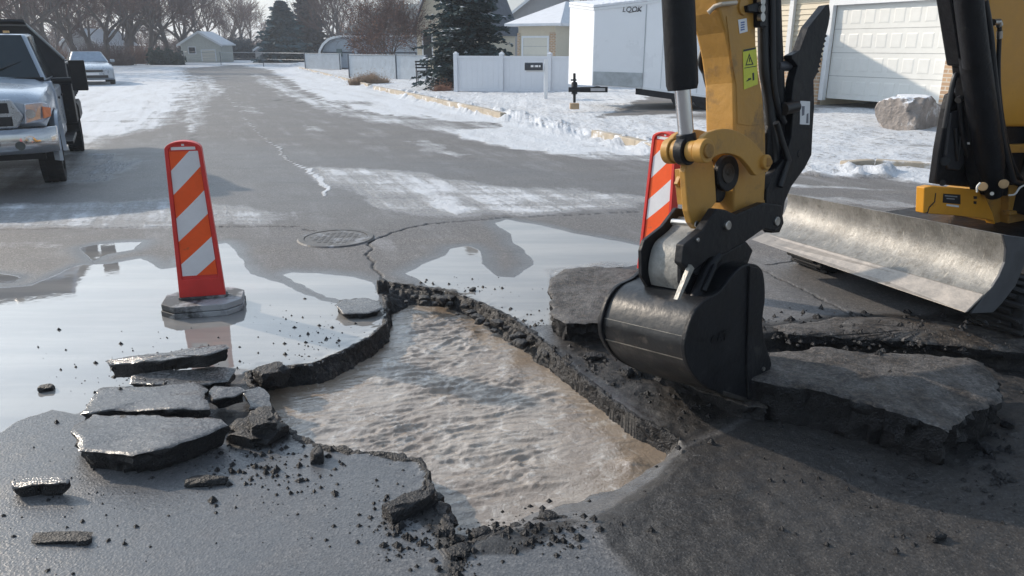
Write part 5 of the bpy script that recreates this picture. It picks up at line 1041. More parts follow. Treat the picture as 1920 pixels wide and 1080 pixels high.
mb = MB(); mb.b2((1.35, -.02, .75), (1.75, .04, 1.25)); LB('window', mat('shed_window', (.12, .17, .18), .3), sh, mb); mb = MB(); mb.b2((2.75, -.02, .75), (2.95, .04, 1.2)); LB('window', BLUEW, sh, mb); mb = MB(); mb.b2((5.3, -.02, .1), (5.6, .04, .85)); LB('door', MATS['shed_window'], sh, mb)
# slatted chain-link fences
SLAT = mat('pale_slats', (.50, .55, .60), .6, var=.12, vscale=3)
POST = mat('fence_post_grey', (.08, .10, .13), .5, .5)
for (x0, x1, yb, dep, dep2, hh_, posts, lab) in ((572, 640, 119, 52, 50, 1.05, (0, .96), 'pale slatted fence section left of the tan bush, nearer the street end'), (655, 800, 141, 38, 35, 1.12, (0, .63, 1.0), 'pale see-through slatted fence behind the tan bush'), (345, 572, 115, 72, 58, 1.0, (0, .35, .7), 'faint long wire fence across the far yards')):
    P = D(x0, yb, dep); Q = D(x1, yb, dep2); P.z = Q.z = .1; ang, L_ = frame(P, Q); f = empty('slatted_fence', P, ang, lab, 'fence'); mb = MB()
    n = int(L_ / .09)
    if x0 != 345:
        for k in range(n): mb.b2((k * L_ / n, 0, .04), (k * L_ / n + .075, .01, hh_ - .03 + random.uniform(-.01, .01)))
        LB('slats', SLAT, f, mb)
    mb = MB(); mb.tube([(0, 0, hh_), (L_, 0, hh_)], .022, 6)
    if x0 == 345: mb.tube([(0, 0, .5), (L_, 0, .5)], .010, 5)
    LB('top_rail', mat('rail_grey', (.3, .33, .36), .5, .4), f, mb)
    for u in posts: mb = MB(); mb.tube([(u * L_, .02, -.1), (u * L_, .02, hh_ + .04)], .05 if x0 != 345 else .03, 8); LB('post', POST, f, mb)
# bench-like black chair by the spruce
c = D(797, 152, 31); B_ = empty('garden_bench', c, .3, 'small black metal garden bench left of the spruce', 'bench')
mb = MB(); mb.b2((-.35, -.2, .38), (.35, .2, .42)); LB('seat', BLK, B_, mb)
mb = MB(); 
for z_ in (.5, .62, .74): mb.b2((-.35, .18 + (z_ - .4) * .2, z_), (.35, .2 + (z_ - .4) * .2, z_ + .06))
LB('backrest', BLK, B_, mb)
for sx in (-.32, .32):
    for sy in (-.17, .17): mb = MB(); mb.tube([(sx, sy, -.05), (sx, sy, .4 if sy < 0 else .8)], .022, 6); LB('leg', BLK, B_, mb)
# ------------------------------------------------------------------ far woods and houses on the left
gable_house('white_garage_house', 342, 416, 114, 78, .1, 1.7, 1.15, 3.5, mat('pale_siding', (.50, .52, .48), .6), ROOFS, 'small pale gabled house with blue garage door at the end of the street', doors=((.52, .85, 0, 1.1, 'garage_door'), (.2, .36, .8, 1.4, 'window')), over=.3)
gable_house('far_left_house', 120, 190, 108, 84, .1, 1.8, 1.5, 8, SIDG, ROOFS, 'far house with snow-covered roof behind the silver car', doors=((.2, .4, .7, 1.4, 'window'),), over=.4)
gable_house('far_pale_shed', 480, 512, 114, 88, .1, 1.1, .6, 5, SIDG, ROOFS, 'tiny pale shed between the dark bushes and the blue spruce', over=.2)
BARK = mat('bark', (.10, .082, .075), .9, var=.3, vscale=4)
TWIG = mat('twigs', (.115, .074, .066), .9, var=.25, vscale=.6)
TWIGR = mat('rusty_leaves', (.22, .12, .085), .9, var=.3, vscale=.8)
def bare_tree_meshes(seed, H_, spread=.5, levels=6, leaf=0., kids=(3, 3, 3, 3, 3, 3), up=.25, r0=None, multi=1, rmin=.017):
    rnd = random.Random(seed); mt = MB(); mc = MB(); r0 = r0 or H_ * .022
    def go(p, d, ln, r_, lv):
        pts = [p]; q = p.copy(); dd = d.copy()
        for k in range(3):
            dd = (dd + Vector((rnd.gauss(0, .14), rnd.gauss(0, .14), rnd.gauss(0, .08) + up * .12))).normalized(); q = q + dd * ln / 3; pts.append(q.copy())
        (mt if lv < 3 else mc).tube(pts, [r_, r_ * .88, r_ * .76, r_ * .62], 6 if lv < 2 else (4 if lv < 3 else 3), cap=False)
        if lv >= levels:
            if leaf and rnd.random() < leaf:
                for _ in range(2):
                    c = q + Vector([rnd.gauss(0, .12) for _ in range(3)]); s_ = .06; a = Vector([rnd.gauss(0, 1) for _ in range(3)]).normalized() * s_; b = Vector([rnd.gauss(0, 1) for _ in range(3)]).normalized() * s_; mc.add([c - a, c + b, c + a, c - b], [(0, 1, 2, 3)], 1)
            return
        for k in range(kids[lv]):
            t_ = 1 if k == 0 else rnd.uniform(.35, .95); i_ = min(2, int(t_ * 3)); sp = pts[i_].lerp(pts[i_ + 1], t_ * 3 - i_)
            ax = Vector([rnd.gauss(0, 1) for _ in range(3)]).cross(dd).normalized(); nd = (dd + ax * rnd.uniform(.4, 1.0) * spread * 1.7 * (.5 if k == 0 else 1)); nd.z += up * .5; nd.normalize()
            go(sp, nd, ln * rnd.uniform(.62, .86), max(rmin, r_ * .60 * rnd.uniform(.8, 1)), lv + 1)
    for m_ in range(multi):
        a = rnd.random() * 6.3; go(Vector((0, 0, -.2)), Vector((math.cos(a) * .35 * (multi > 1), math.sin(a) * .35 * (multi > 1), 1)).normalized(), H_ * (.27 if multi == 1 else .22), r0, 0)
    return mt, mc
def tree_thing(px, yb, dep, proto, scale, rz, label, cat='tree', group='bare trees at the end of the street', name='bare_tree', z=.0):
    c = D(px, yb, dep); c.z = z; t = empty(name, c, rz, label, cat, group); t.scale = (scale,) * 3
    for nm, me_ in proto:
        o = bpy.data.objects.new(nm, me_); COL.objects.link(o); o.parent = t
    return t
def mk_proto(tr, mats=(BARK, (TWIG, TWIGR))):
    r_ = []
    for nm, mb, mm in (('trunk', tr[0], mats[0]), ('crown', tr[1], mats[1])):
        o = mb.build(nm, list(mm) if isinstance(mm, tuple) else mm); r_.append((nm, o.data)); bpy.data.objects.remove(o)
    return r_
pA = mk_proto(bare_tree_meshes(1, 12, .5, 6, .25, (3, 4, 3, 3, 3, 3))); pB = mk_proto(bare_tree_meshes(2, 11, .6, 6, .45, (4, 3, 3, 3, 3, 3))); pC = mk_proto(bare_tree_meshes(9, 10, .45, 6, .0, (3, 3, 4, 3, 3, 3), up=.4))
pD = mk_proto(bare_tree_meshes(5, 7.5, .75, 6, .12, (4, 4, 4, 3, 3, 2), multi=4, r0=.05, up=.15, rmin=.008))
for i_, (px, dep, pr, sc, lab) in enumerate((
    (-60, 46, pB, 1.15, 'big bare tree with rusty leaves at the far left edge'), (25, 52, pA, 1.1, 'tall bare tree whose limbs reach over the dump truck bed'), (95, 60, pB, 1.1, 'bare tree with rusty leaves above the truck mirror'), (150, 64, pA, 1.2, 'bare tree rising behind the silver car roof'),
    (205, 66, pB, 1.15, 'dense brownish bare tree right of the silver car'), (245, 75, pA, 1.25, 'dense grey bare tree, second to the right of the silver car'), (285, 70, pC, 1.25, 'bare tree with leaning trunk left of the dark bush'), (318, 74, pB, 1.2, 'forked bare tree standing right behind the dark bush'),
    (355, 95, pA, 1.15, 'bare tree behind the small pale gabled house'), (400, 105, pC, 1.25, 'thin bare tree above the right end of the pale gabled house'), (432, 100, pB, 1.0, 'feathery bare tree in the middle of the skyline'), (470, 112, pC, .95, 'small thin bare tree left of the blue spruce'),
    (625, 80, pC, 1.1, 'bare tree between the dark conifer and the round-topped shed'), (655, 85, pA, 1.0, 'bare tree rising over the round-topped shed'), (-180, 55, pA, 1.2, 'bare tree beyond the left edge of the frame'), (1090, 62, pB, 1.0, 'bare tree behind the trailer roof'), (1180, 66, pA, .9, 'bare tree over the right half of the trailer roof'))):
    tree_thing(px, 112, dep, pr, sc, i_ * 1.3, lab)
for i_, (px, dep) in enumerate(((-20, 82), (45, 88), (80, 84), (125, 92), (170, 86), (190, 98), (225, 90), (262, 96), (300, 92), (335, 88), (378, 118), (420, 124), (450, 120), (640, 110), (700, 120), (760, 115), (0, 70), (110, 76), (180, 78), (240, 84))):
    tree_thing(px, 112, dep, (pA, pB, pC)[i_ % 3], 1.1 + .25 * math.sin(i_ * 2.1), i_ * 2.3, 'bare tree standing farther back in the hazy row behind the street trees', group='bare trees in the hazy back row')
tree_thing(735, 120, 43, pD, 1.0, .5, 'twiggy red-brown multi-stemmed tree in front of the round-topped shed', z=.1)
# low thickets
def thicket(px0, px1, yb, dep, hgt, label, m, name='bush', group=None, seed=0, n=900, z=0, th_=.02, cat='bush', leafy=0, lsz=.07, dth=1.2):
    rnd = random.Random(seed); P = D(px0, yb, dep); Q = D(px1, yb, dep); c = (P + Q) / 2; L_ = (Q - P).length; c.z = z; mb = MB(); t = empty(name, c, 0, label, cat, group)
    for k in range(n):
        u = rnd.uniform(-.5, .5); v = rnd.uniform(-.5, .5); en = math.sqrt(max(0, 1 - (2 * u) ** 2 * .8)); hh_ = hgt * en * rnd.uniform(.45, 1.05) * (.75 + .5 * mnoise.noise(Vector((u * 5, seed, 0)))); b = Vector((u * L_ * .85, v * dth, 0)); d = Vector((u * .7 + rnd.gauss(0, .25), rnd.gauss(0, .3), 1)).normalized()
        p1 = b + d * hh_ * .5; p2 = p1 + (d + Vector((rnd.gauss(0, .4), rnd.gauss(0, .4), 0))).normalized() * hh_ * .5
        mb.tube([b, p1, p2], [th_, th_ * .8, th_ * .4], 3, cap=False)
        for _ in range(leafy):
            q = b.lerp(p2, rnd.uniform(.1, 1)) + Vector([rnd.gauss(0, .15) for _ in range(3)]); q.z = max(0, q.z); a = Vector([rnd.gauss(0, 1) for _ in range(3)]).normalized() * lsz; e = Vector([rnd.gauss(0, 1) for _ in range(3)]).normalized() * lsz; mb.add([q - a, q + e, q + a, q - e], [(0, 1, 2, 3)])
    mb.build('stems', m, t, local=True); return t
DG = mat('dark_evergreen', (.035, .055, .045), .9, var=.35, vscale=1.5); TANB = mat('tan_twigs', (.34, .25, .18), .9, var=.3, vscale=3); REDB = mat('brick_twigs', (.24, .13, .09), .9, var=.3, vscale=2)
thicket(652, 730, 144, 33, .62, 'round tan leafless shrub in front of the slatted fence', TANB, seed=1, n=1500, th_=.008, name='shrub', cat='shrub', leafy=2, lsz=.02, dth=.9)
thicket(812, 850, 173, 27.5, .42, 'low rusty shrub at the foot of the spruce', REDB, seed=2, n=500, th_=.008, name='shrub', cat='shrub', leafy=2, lsz=.02, dth=.5)
thicket(282, 342, 113, 68, 1.9, 'dark evergreen bush left of the pale gabled house', DG, seed=3, n=700, th_=.03, leafy=6, lsz=.10)
thicket(400, 495, 112, 92, 3.6, 'wide dark bushy mass in the middle of the skyline', mat('slate_bush', (.06, .075, .09), .9, var=.3), seed=4, n=900, th_=.03, leafy=8, lsz=.14, dth=3)
for i_, (a, b, dp, h_) in enumerate(((-200, -40, 50, 2.2), (-30, 60, 56, 2.0), (60, 140, 62, 2.4), (185, 250, 66, 2.6), (240, 300, 72, 2.8), (150, 200, 78, 3.2))):
    thicket(a, b, 113, dp, h_, ['thicket behind the dump truck at the far left', 'reddish thicket above the truck hood', 'reddish thicket behind the truck mirror', 'reddish thicket just right of the silver car', 'grey-brown thicket left of the dark evergreen bush', 'thicket behind the silver car'][i_], TWIG if i_ % 2 else TWIGR, seed=10 + i_, n=700, th_=.014, leafy=2, lsz=.05, name='thicket', cat='bush', group='thickets along the left side of the street', dth=2)
# conifers
def conifer(px, yb, dep, H_, R_, label, m, seed, z=0, snow=0, nb=46, per=9, sz=.09, n_leaf=34, name='spruce_tree', shift=1.0):
    rnd = random.Random(seed); c = D(px, yb, dep); c.z = z; t = empty(name, c, 0, label, 'conifer'); tr = MB(); tr.tube([(0, 0, -.1), (0, 0, H_ * .5), (0, 0, H_ * .98)], [H_ * .018, H_ * .011, .01], 8); LB('trunk', BARK, t, tr)
    cr = MB(); sn_ = MB()
    for k in range(nb):
        f = k / (nb - 1); zz = H_ * (.035 + .955 * f); rr = R_ * (1 - f) ** .85 * (.92 + .28 * math.sin(k * 1.9)) + .10
        for j in range(max(4, int(per * (1 - f * .5)))):
            a = rnd.random() * 6.283; L_ = rr * rnd.uniform(.62, 1.12); p0 = Vector((0, 0, zz)); dr = Vector((math.cos(a), math.sin(a), 0)); droop = L_ * (rnd.uniform(-.38, -.02) * (1 - f) + .25 * f)
            tip = p0 + dr * L_ + Vector((0, 0, droop)); cr.tube([p0, p0.lerp(tip, .5) + Vector((0, 0, .04 * L_)), tip], [.02, .014, .006], 3, cap=False)
            nl = int(n_leaf * (.35 + .65 * L_ / R_))
            for q_ in range(nl):
                u = .15 + .85 * (q_ + rnd.random()) / nl; p = p0.lerp(tip, u) + Vector((0, 0, .04 * L_ * (1 - abs(2 * u - 1)))); side = Vector((-dr.y, dr.x, 0)) * rnd.choice((-1, 1)); w = (1.15 - u) * L_ * .42
                p = p + side * rnd.random() * w + Vector((0, 0, rnd.gauss(-.02, .03))); d = (dr * .8 + side * .8 + Vector((0, 0, rnd.uniform(-.5, .15)))).normalized() * sz * rnd.uniform(.8, 1.6); e = d.cross(Vector((rnd.gauss(0, .8), rnd.gauss(0, .8), 1))).normalized() * sz * .45
                cr.add([p, p + d * .5 + e, p + d, p + d * .5 - e], [(0, 1, 2, 3)])
                if snow and rnd.random() < snow * (1.3 if u > .4 else .5) * (.3 + mnoise.noise(Vector((a * 2, zz * 2.2, seed))) * 1.6):
                    s_ = sz * rnd.uniform(.35, .8); h_ = Vector((0, 0, sz * .22)); sn_.add([p + h_ + Vector((s_, 0, 0)), p + h_ + Vector((0, s_, 0)), p + h_ - Vector((s_, 0, 0)), p + h_ - Vector((0, s_, 0)), p + h_ * 2], [(0, 1, 4), (1, 2, 4), (2, 3, 4), (3, 0, 4), (3, 2, 1, 0)])
    cw = LB('crown', m, t, cr)
    if snow: LB('snow', SNOW, cw, sn_)
    return t
conifer(880, 172, 29.6, 6.6, 1.95, 'near spruce dusted with snow, standing behind the vinyl fence', mat('spruce_needles', (.032, .060, .062), .85, var=.45, vscale=2), 3, z=.1, snow=.06, nb=64, per=15, sz=.15, n_leaf=52)
conifer(535, 113, 78, 6.0, 2.9, 'bluish spruce at the end of the street', mat('blue_needles', (.045, .10, .12), .85, var=.4, vscale=1), 4, sz=.42, n_leaf=34, nb=44, per=12)
conifer(583, 113, 86, 9.5, 2.6, 'tall dark conifer right of the bluish spruce', mat('slate_needles', (.060, .060, .072), .9, var=.4, vscale=1), 5, sz=.42, n_leaf=34, nb=50, per=12)
# far woods that read as one mass
rnd = random.Random(77); mb = MB()
for k in range(2600):
    a = rnd.uniform(-1.15, 1.25); r_ = rnd.uniform(125, 175); b = Vector((math.sin(a) * r_, math.cos(a) * r_, 0)); h_ = rnd.uniform(2.5, 6.5) * (1 if abs(a + .32) > .1 else .45); s_ = .07
    pts = [b]; 
    for q_ in range(3): pts.append(pts[-1] + Vector((rnd.gauss(0, .5), rnd.gauss(0, .5), h_ / 3)))
    mb.tube(pts, [s_ * 1.6, s_, s_ * .8, s_ * .4], 3, cap=False)
    for q_ in range(9):
        p = pts[1].lerp(pts[3], rnd.random()); d = Vector((rnd.gauss(0, 1.1), rnd.gauss(0, 1.1), rnd.uniform(.2, 1.6))); mb.tube([p, p + d], [.05, .02], 3, cap=False)
o = mb.build('far_woods', TWIG); o['kind'] = 'stuff'; tag(o, 'distant leafless woods along the skyline', 'woods')
# ------------------------------------------------------------------ dump truck
SILV = mat('silver_paint', (.42, .48, .56), .30, .15, var=.03, vscale=2, coat=.5)
CHRM = mat('chrome_bumper', (.55, .56, .58), .14, 1, var=.12, vscale=3)
def wheel(par, x, y, r_, w, out, name='wheel'):
    mb = MB(); n = 40; prof = [(-w / 2, r_ * .62), (-w / 2, r_ * .93), (-w * .40, r_ * .985), (-w * .2, r_), (w * .2, r_), (w * .40, r_ * .985), (w / 2, r_ * .93), (w / 2, r_ * .62)]
    def rev(prof, m=None):
        vs = []; 
        for k in range(n):
            a = 2 * math.pi * k / n
            for b, rr in prof: vs.append((x + rr * math.cos(a), y + b, r_ + rr * math.sin(a)))
        p_ = len(prof); return vs, [(k * p_ + j, k * p_ + j + 1, ((k + 1) % n) * p_ + j + 1, ((k + 1) % n) * p_ + j) for k in range(n) for j in range(p_ - 1)]
    mb.add(*rev(prof)); 
    for k in range(n):                     # tread lugs
        a = 2 * math.pi * (k + .5) / n; c_ = Vector((x + (r_ + .002) * math.cos(a), y, r_ + (r_ + .002) * math.sin(a)))
        for s_ in (-.36, 0, .36): mb.box(c_ + Vector((0, s_ * w, 0)), (.012, w * .24, .035), Matrix.Rotation(-a, 3, 'Y'))
    o = LB(name, RUB, par, mb, smooth=40)
    mb = MB(); mb.add(*rev([(out * w * .42, r_ * .62), (out * w * .30, r_ * .55), (out * w * .15, r_ * .30), (out * w * .25, r_ * .28), (out * w * .25, .01)])); LB('rim', STL, o, mb, smooth=40); return o
wc = G(112, 339); TK = empty('dump_truck', (0, 0, 0), 0, 'silver pickup dump truck with black dump bed facing the camera at the left edge', 'truck')
hd = math.atan2(-ROADD.y, -ROADD.x) + R(5); TK.rotation_euler = (0, 0, hd); TS = .93; TK.scale = (TS,) * 3
# local x forward, y to the truck's left (right in the picture); front left wheel at (0, .86)
TK.location = Vector((wc.x, wc.y, 0)) - Matrix.Rotation(hd, 3, 'Z') @ Vector((0, .90, 0)) * TS
for y_ in (.86, -.86): wheel(TK, 0, y_, .40, .26, 1 if y_ > 0 else -1)
for y_ in (1.02, .72, -.72, -1.02): wheel(TK, -3.45, y_, .40, .23, 1 if y_ > 0 else -1)
def shell(mb, secs):                       # loft closed cross sections
    n = len(secs[0]); vs = [v for s_ in secs for v in s_]; fs = [(i * n + j, i * n + (j + 1) % n, (i + 1) * n + (j + 1) % n, (i + 1) * n + j) for i in range(len(secs) - 1) for j in range(n)]
    fs += [tuple(range(n)), tuple(range(len(vs) - 1, len(vs) - n - 1, -1))]; mb.add(vs, fs)
def sec(x, hw, zb__, zs, zt__, crown=.0, tw=None):   # body cross section: vertical sides, rounded shoulder
    tw = tw or hw * .8; return [(x, -hw, zb__), (x, -hw * 1.0, zs), (x, -hw * .96, zs + (zt__ - zs) * .6), (x, -tw, zt__ - crown * .3), (x, 0, zt__ + crown), (x, tw, zt__ - crown * .3), (x, hw * .96, zs + (zt__ - zs) * .6), (x, hw, zs), (x, hw, zb__)]
mb = MB(); shell(mb, [sec(.78, .84, .86, 1.02, 1.12, .02), sec(.70, .92, .80, 1.05, 1.19, .03), sec(.45, .97, .9, 1.10, 1.25, .035), sec(0, .99, .98, 1.14, 1.30, .04), sec(-.45, .99, .9, 1.15, 1.34, .04), sec(-.62, .99, .5, 1.16, 1.36, .04)]); LB('hood', SILV, TK, mb, smooth=35, bevel=.015)
mb = MB(); shell(mb, [[(x_, -1.0, .50), (x_, -1.01, 1.18), (x_, -.98, 1.30), (x_, .98, 1.30), (x_, 1.01, 1.18), (x_, 1.0, .50)] for x_ in (-.56, -1.2, -1.9)]); LB('cab', SILV, TK, mb, smooth=30, bevel=.012)
mb = MB()                                  # greenhouse
g0 = [(-.60, -.93, 1.31), (-.60, .93, 1.31), (-1.9, .95, 1.31), (-1.9, -.95, 1.31)]; g1 = [(-1.12, -.74, 1.93), (-1.12, .74, 1.93), (-1.85, .76, 1.95), (-1.85, -.76, 1.95)]
mb.add(g0 + g1, [(0, 1, 5, 4), (1, 2, 6, 5), (2, 3, 7, 6), (3, 0, 4, 7), (4, 5, 6, 7), (3, 2, 1, 0)]); LB('greenhouse', SILV, TK, mb, bevel=.04)
mb = MB()
for y_, m_ in ((0, 0),):
    mb.tube([(-1.25, 0, 1.96), (-1.25, 0, 2.0)], [.07, .05], 8)
for y_ in (-.5, -.25, .25, .5): mb.box((-1.28, y_, 1.965), (.10, .07, .03))
LB('roof_light', mat('amber_lens', (.7, .45, .2), .3), TK, mb)
def quadin(a, b, c, d, f=.08, off=None):    # inset quad on a face
    a, b, c, d = map(Vector, (a, b, c, d)); m_ = (a + b + c + d) / 4; return [p.lerp(m_, f) + Vector(off or (0, 0, 0)) for p in (a, b, c, d)]
mb = MB(); q_ = quadin(g0[0], g0[1], g1[1], g1[0], .07, (.012, 0, .012)); mb.prism(q_, (-.004, 0, -.004)); LB('windshield', GLS, TK, mb)
mb = MB(); q_ = quadin(g0[1], g0[2], g1[2], g1[1], .10, (0, .012, .003)); mb.prism(q_, (0, -.004, 0)); LB('side_window', GLS, TK, mb)
mb = MB(); q_ = quadin(g0[3], g0[0], g1[0], g1[3], .10, (0, -.012, .003)); mb.prism(q_, (0, .004, 0)); LB('side_window', GLS, TK, mb)
mb = MB(); mb.b2((-.60, -.9, 1.315), (-.52, .9, 1.36)); LB('cowl', BLK, TK, mb)
mb = MB(); 
for y_ in (-.45, .15): mb.tube([(-.60, y_, 1.37), (-.80, y_ + .5, 1.56)], .012, 5)
LB('wipers', BLK, TK, mb)
# grille with cross bars, headlights, bumper
mb = MB(); gp = [(-.62, .80), (.62, .80), (.71, .95), (.60, 1.15), (-.60, 1.15), (-.71, .95)]; mb.prism([(.79, a, b) for a, b in gp], (.045, 0, 0)); grl = LB('grille_surround', mat('grille_silver', (.38, .40, .43), .25, .7), TK, mb, bevel=.02)
mb = MB()
for (a0_, a1_, b0_, b1_) in ((-.58, -.05, .83, .945), (.05, .58, .83, .945), (-.56, -.05, .985, 1.11), (.05, .56, .985, 1.11)): mb.b2((.80, a0_, b0_), (.843, a1_, b1_))
LB('grille_opening', mat('grille_black', (.01, .011, .014), .5), grl, mb, bevel=.01)
for sg in (1, -1):
    mb = MB(); mb.prism([(.80, sg * .69, .85), (.76, sg * .90, .87), (.66, sg * .975, .92), (.62, sg * .97, 1.07), (.70, sg * .90, 1.10), (.78, sg * .72, 1.09)], (.045, sg * .014, 0)); hl = LB('headlight', mat('headlight_glass', (.46, .47, .52), .12, .2, var=.25, vscale=9, coat=1), TK, mb, bevel=.012)
    mb = MB(); mb.tube([(.82, sg * .78, .97), (.846, sg * .78, .97)], .055, 16); LB('lens', CHRM, hl, mb, smooth=40)
    mb = MB(); mb.prism([(.79, sg * .905, .91), (.72, sg * .975, .93), (.68, sg * .985, 1.03), (.755, sg * .91, 1.05)], (.02, sg * .014, 0)); LB('turn_signal', mat('orange_lens', (.75, .22, .08), .25), hl, mb)
mb = MB(); B0 = [(.70, 1.02), (.86, .88), (.93, .60), (.95, 0), (.93, -.60), (.86, -.88), (.70, -1.02)]; secs_ = []
for x_, y_ in B0: secs_.append([(x_ - .18, y_, .50), (x_ + .0, y_, .49), (x_ + .035, y_, .56), (x_ + .02, y_, .74), (x_ - .03, y_, .80), (x_ - .18, y_, .80)])
shell(mb, secs_); bmp = LB('bumper', CHRM, TK, mb, smooth=40, bevel=.01)
mb = MB(); mb.b2((.90, -.42, .60), (.995, .42, .70)); LB('bumper_opening', mat('grille_black', (0, 0, 0)), bmp, mb, bevel=.02)
mb = MB(); 
for y_ in (-.62, .62): mb.tube([(.90, y_, .60), (.965, y_, .60)], .055, 14)
LB('fog_light', GLS, bmp, mb)
# fenders, arches, steps
for sg in (1, -1):
    mb = MB(); pts = [(.50 * math.cos(a), .40 + .50 * math.sin(a)) for a in np.linspace(-.1, math.pi + .1, 18)]; mb.loft([(a, sg * .965, b) for a, b in pts], [(a * 1.12, sg * 1.03, .4 + (b - .4) * 1.12) for a, b in pts], (0, -sg * .04, 0)); LB('wheel_arch', SILV, TK, mb, smooth=40)
    mb = MB(); mb.b2((-.56, sg * .99, .62), (-1.88, sg * 1.015, 1.20)); LB('door', SILV, TK, mb, bevel=.012)
    mb = MB(); mb.b2((-.6, sg * .95, .42), (-2.0, sg * 1.12, .47)); LB('running_board', BLK, TK, mb, bevel=.01)
    # tow mirror
    mb = MB(); mb.tube([(-.82, sg * .97, 1.30), (-.80, sg * 1.25, 1.30)], [.045, .05], 10); mb.b2((-.88, sg * 1.22, 1.16), (-.74, sg * 1.42, 1.58)); mr_ = LB('mirror', BLK, TK, mb, bevel=.03)
    mb = MB(); mb.b2((-.885, sg * 1.24, 1.20), (-.889, sg * 1.42, 1.50)); LB('mirror_glass', CHR, mr_, mb)
    mb = MB(); shell(mb, [[(x_, sg * .62, .86), (x_, sg * 1.16, .86), (x_, sg * 1.18, .80), (x_, sg * 1.18, .60 if x_ not in (-2.9, -4.0) else .55), (x_, sg * 1.14, .60), (x_, sg * 1.14, .82), (x_, sg * .62, .82)] for x_ in (-2.85, -3.0, -3.9, -4.05)]); LB('rear_fender', BLK, TK, mb)
mb = MB(); mb.b2((.6, -.4, .42), (-4.9, -.32, .58)); mb.b2((.6, .4, .42), (-4.9, .32, .58)); mb.tube([(0, -.8, .4), (0, .8, .4)], .07, 10); mb.tube([(-3.45, -.8, .4), (-3.45, .8, .4)], .10, 10); mb.b2((.3, -.2, .30), (-.4, .2, .5)); mb.tube([(.45, -.7, .45), (.45, .7, .42)], .03, 8); LB('chassis', BLK, TK, mb)
mb = MB(); mb.b2((.72, -.85, .40), (.60, .85, .52)); LB('air_dam', BLK, TK, mb)
bd = MB(); hw_ = 1.12; bd.prism([(-2.15, -hw_, .95), (-2.15, hw_, .95), (-2.15, hw_, 1.58), (-2.15, .70, 2.08), (-2.15, -.70, 2.08), (-2.15, -hw_, 1.58)], (-.06, 0, 0))
bd.b2((-2.2, -hw_, .92), (-5.0, hw_, 1.0)); bd.b2((-2.2, hw_ - .05, .95), (-5.0, hw_, 1.52)); bd.b2((-2.2, -hw_, .95), (-5.0, -hw_ + .05, 1.52)); bd.b2((-4.95, -hw_, .95), (-5.0, hw_, 1.52))
for x_ in (-2.6, -3.2, -3.8, -4.4): 
    for sg in (1, -1): bd.b2((x_, sg * hw_, .95), (x_ - .08, sg * (hw_ + .04), 1.50))
BEDM = mat('bed_black', (.030, .034, .042), .5, var=.25, col2=(.10, .11, .12), thr=.62, dscale=3)
bed = LB('dump_bed', BEDM, TK, bd, bevel=.01)
mb = MB(); mb.b2((-2.13, -hw_, 2.06), (-1.75, -.70, 2.06)); mb = MB(); mb.prism([(-2.12, .70, 2.08), (-2.12, -.70, 2.08), (-1.82, -.70, 2.12), (-1.82, .70, 2.12)], (0, 0, .03)); LB('cab_shield', BEDM, bed, mb)
mb = MB(); pr_ = [(-2.12, hw_, 1.58), (-2.12, .70, 2.08), (-2.12, -.70, 2.08), (-2.12, -hw_, 1.58)]
mb.tube(pr_, .022, 6); LB('bed_rim', mat('rim_light', (.35, .37, .38), .5), bed, mb)
mb = MB(); mb.b2((-2.02, .78, .60), (-2.6, 1.16, 1.25)); LB('tool_box', BLK, TK, mb, bevel=.02)
mb = MB(); mb.b2((-1.0, 1.016, 1.05), (-.85, 1.035, 1.08)); mb.b2((-1.75, 1.016, 1.05), (-1.6, 1.035, 1.08)); LB('door_handle', BLK, TK, mb)
# ------------------------------------------------------------------ parked sedan
cc_ = G(177, 160); SD = empty('parked_car', (cc_.x, cc_.y, 0), hd + R(4), 'silver sedan parked on the snowy street behind the dump truck', 'car')
SCAR = mat('car_silver', (.38, .42, .47), .3, .3, var=.03, coat=.4)
mb = MB(); S_ = [(0, .78, .30, .55, .66), (-.12, .86, .22, .62, .74), (-.6, .90, .22, .68, .86), (-1.2, .92, .22, .72, .95), (-2.0, .92, .22, .74, .97), (-3.4, .92, .22, .74, .98), (-4.2, .90, .24, .74, 1.0), (-4.6, .84, .32, .66, .92)]
shell(mb, [sec(x_, h_, a, b, c, .02) for x_, h_, a, b, c in S_]); LB('body', SCAR, SD, mb, smooth=40)
gg0 = [(-1.25, -.80, .94), (-1.25, .80, .94), (-4.0, .80, .97), (-4.0, -.80, .97)]; gg1 = [(-1.95, -.58, 1.40), (-1.95, .58, 1.40), (-3.3, .60, 1.40), (-3.3, -.60, 1.40)]
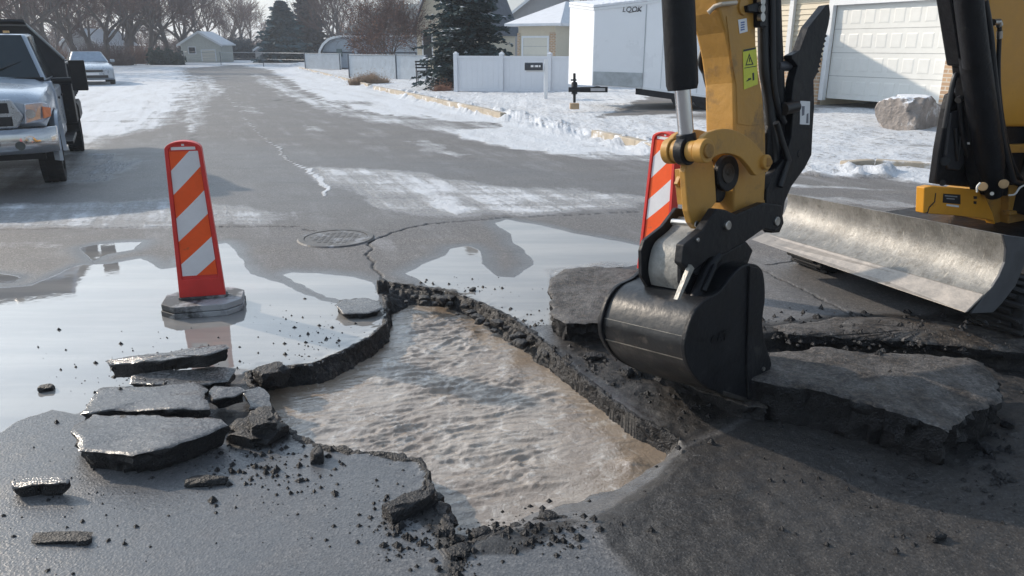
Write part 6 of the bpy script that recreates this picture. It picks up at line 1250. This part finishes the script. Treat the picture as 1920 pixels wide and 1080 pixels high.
mb = MB(); mb.add(gg0 + gg1, [(0, 1, 5, 4), (1, 2, 6, 5), (2, 3, 7, 6), (3, 0, 4, 7), (4, 5, 6, 7), (3, 2, 1, 0)]); LB('cabin', SCAR, SD, mb, bevel=.05)
WS = mat('frosty_glass', (.26, .33, .42), .2, var=.15)
mb = MB(); mb.prism(quadin(gg0[0], gg0[1], gg1[1], gg1[0], .09, (.012, 0, .014)), (-.004, 0, 0)); LB('windshield', WS, SD, mb)
for a, b, of in ((1, 2, .012), (3, 0, -.012)): mb = MB(); mb.prism(quadin(gg0[a], gg0[b], gg1[b], gg1[a], .12, (0, of, .004)), (0, -of * .3, 0)); LB('side_window', GLS, SD, mb)
for x_ in (-.85, -3.65):
    for y_ in (.80, -.80): wheel(SD, x_, y_, .31, .2, 1 if y_ > 0 else -1)
for sg in (1, -1):
    mb = MB(); mb.prism([(.01, sg * .48, .60), (-.06, sg * .80, .60), (-.16, sg * .85, .70), (-.04, sg * .50, .68)], (.02, 0, 0)); LB('headlight', MATS['headlight_glass'], SD, mb)
    mb = MB(); mb.b2((-1.5, sg * .86, .95), (-1.35, sg * 1.05, 1.07)); LB('mirror', SCAR, SD, mb, bevel=.03)
mb = MB(); mb.b2((.0, -.42, .56), (.02, .42, .64)); mb.b2((-.06, -.60, .30), (.015, .60, .42)); LB('grille', mat('grille_black', (0, 0, 0)), SD, mb)
mb = MB(); mb.b2((.015, -.26, .43), (.03, .26, .53)); LB('number_plate', DECW, SD, mb)
# ------------------------------------------------------------------ haze of the cold morning air
hx = 600
b = MB(); b.b2((-hx, -60, -2), (hx, 1000, 30)); ho = b.build('haze', []); ho['kind'] = 'stuff'; tag(ho, 'thin pale winter haze over the street', 'haze')
hm = bpy.data.materials.new('haze_air'); hm.use_nodes = True; hm.node_tree.nodes.clear(); pv = hm.node_tree.nodes.new('ShaderNodeVolumePrincipled'); ou = hm.node_tree.nodes.new('ShaderNodeOutputMaterial'); hm.node_tree.links.new(pv.outputs[0], ou.inputs['Volume'])
pv.inputs['Color'].default_value = (.80, .88, 1, 1); pv.inputs['Density'].default_value = .0013; pv.inputs['Anisotropy'].default_value = .3; ho.data.materials.clear(); ho.data.materials.append(hm)
